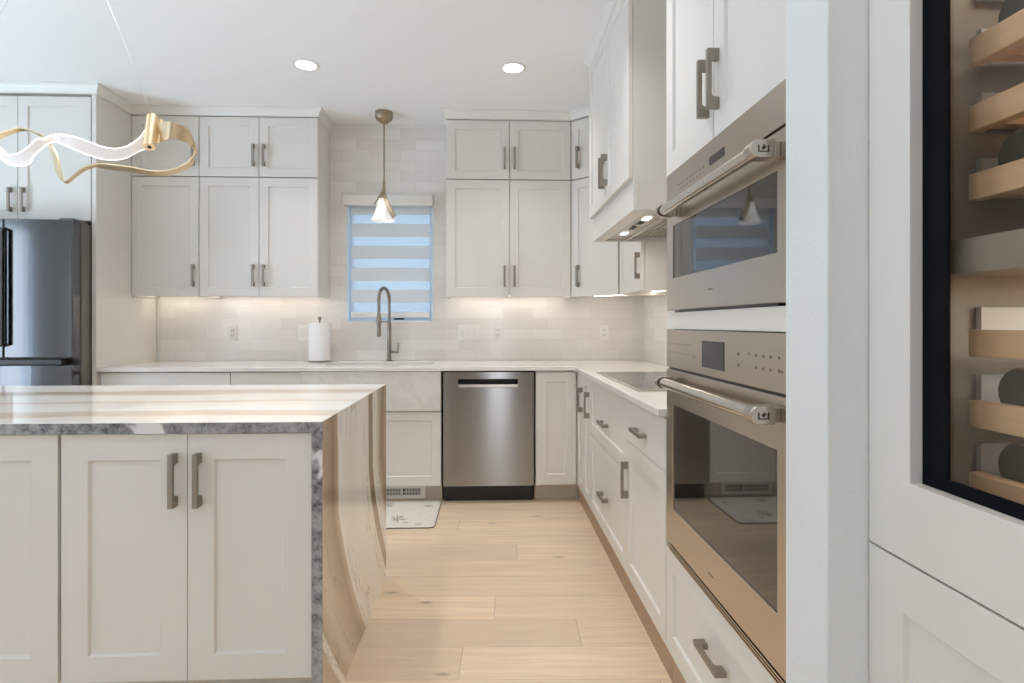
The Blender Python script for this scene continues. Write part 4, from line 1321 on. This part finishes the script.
cl = obj('clamp_tube', MB().tube([(-1.202, 2.125, 1.940), (-1.186, 2.075, 1.817)], 0.0195, 24), 'gold', t)
obj('clamp_hole', MB().cyl((-1.1859, 2.0744, 1.8158), (-1.1862, 2.077, 1.822), 0.007, 16), 'black_plastic', cl)
obj('clamp_bar', MB().tube([(-1.174, 2.13, 1.930), (-1.168, 2.10, 1.842)], 0.007, 12), 'gold', cl)
obj('clamp_tube', MB().tube([(-1.842, 2.07, 1.928), (-1.846, 2.03, 1.815)], 0.0205, 24), 'gold', t)
obj('cable', MB().tube([(-1.512, 2.15, 2.72), (-1.202, 2.124, 1.940)], 0.0011, 6), 'steel_cable', t)
obj('cable', MB().tube([(-1.557, 2.15, 2.72), (-1.842, 2.068, 1.928)], 0.0011, 6), 'steel_cable', t)
obj('canopy', MB().lathe((-1.535, 2.15, 0), [(0.0, 2.718), (0.068, 2.718), (0.07, 2.722), (0.07, CEIL - 0.001)], 36), 'gold', t)

# ================================================================== RECESSED LIGHTS
def can(loc, label, power, group=None):
    x, y = loc
    t = thing('recessed_light', label, 'ceiling light', (x, y, CEIL), group)
    obj('trim_ring', MB().lathe((x, y, CEIL), [(0.060, -0.001), (0.060, -0.004), (0.074, -0.006), (0.080, -0.003), (0.080, -0.0004), (0.060, -0.0004)], 40), 'white_plastic', t)
    obj('lens', MB().lathe((x, y, CEIL), [(0.0, -0.0035), (0.059, -0.0035), (0.059, -0.001), (0.0, -0.001)], 40), 'lamp_lens', t)
    d = bpy.data.lights.new('can_light', 'AREA')
    d.shape = 'DISK'; d.size = 0.11; d.energy = power; d.color = CAN_COL; d.spread = math.radians(112)
    lo = bpy.data.objects.new('can_light', d); COL.objects.link(lo)
    lo.parent = t; lo.location = (0, 0, -0.008)
    return t
c0 = can((-1.091, 3.506), 'round recessed ceiling light on the left, above the island cabinets', CAN_W)
copy_tree(c0, (0.145, 3.497, CEIL), 'round recessed ceiling light right of the pendant')
for y, pw in ((2.1, CAN_W), (0.6, CAN_B), (-0.9, CAN_B), (-2.4, CAN_B)):  # unseen rows, added as extra light beyond the two cans in view
    c1 = can((-3.4, y), 'unseen round recessed ceiling light added to light the room, out of the picture', pw, 'added recessed lights out of the picture')
    for x in (-2.3, -1.091, 0.145):
        if (x, y) != (0.145, 2.1): copy_tree(c1, (x, y, CEIL))
can((0.145, 2.1), 'unseen round recessed ceiling light added over the aisle by the ovens', AISLE_W)
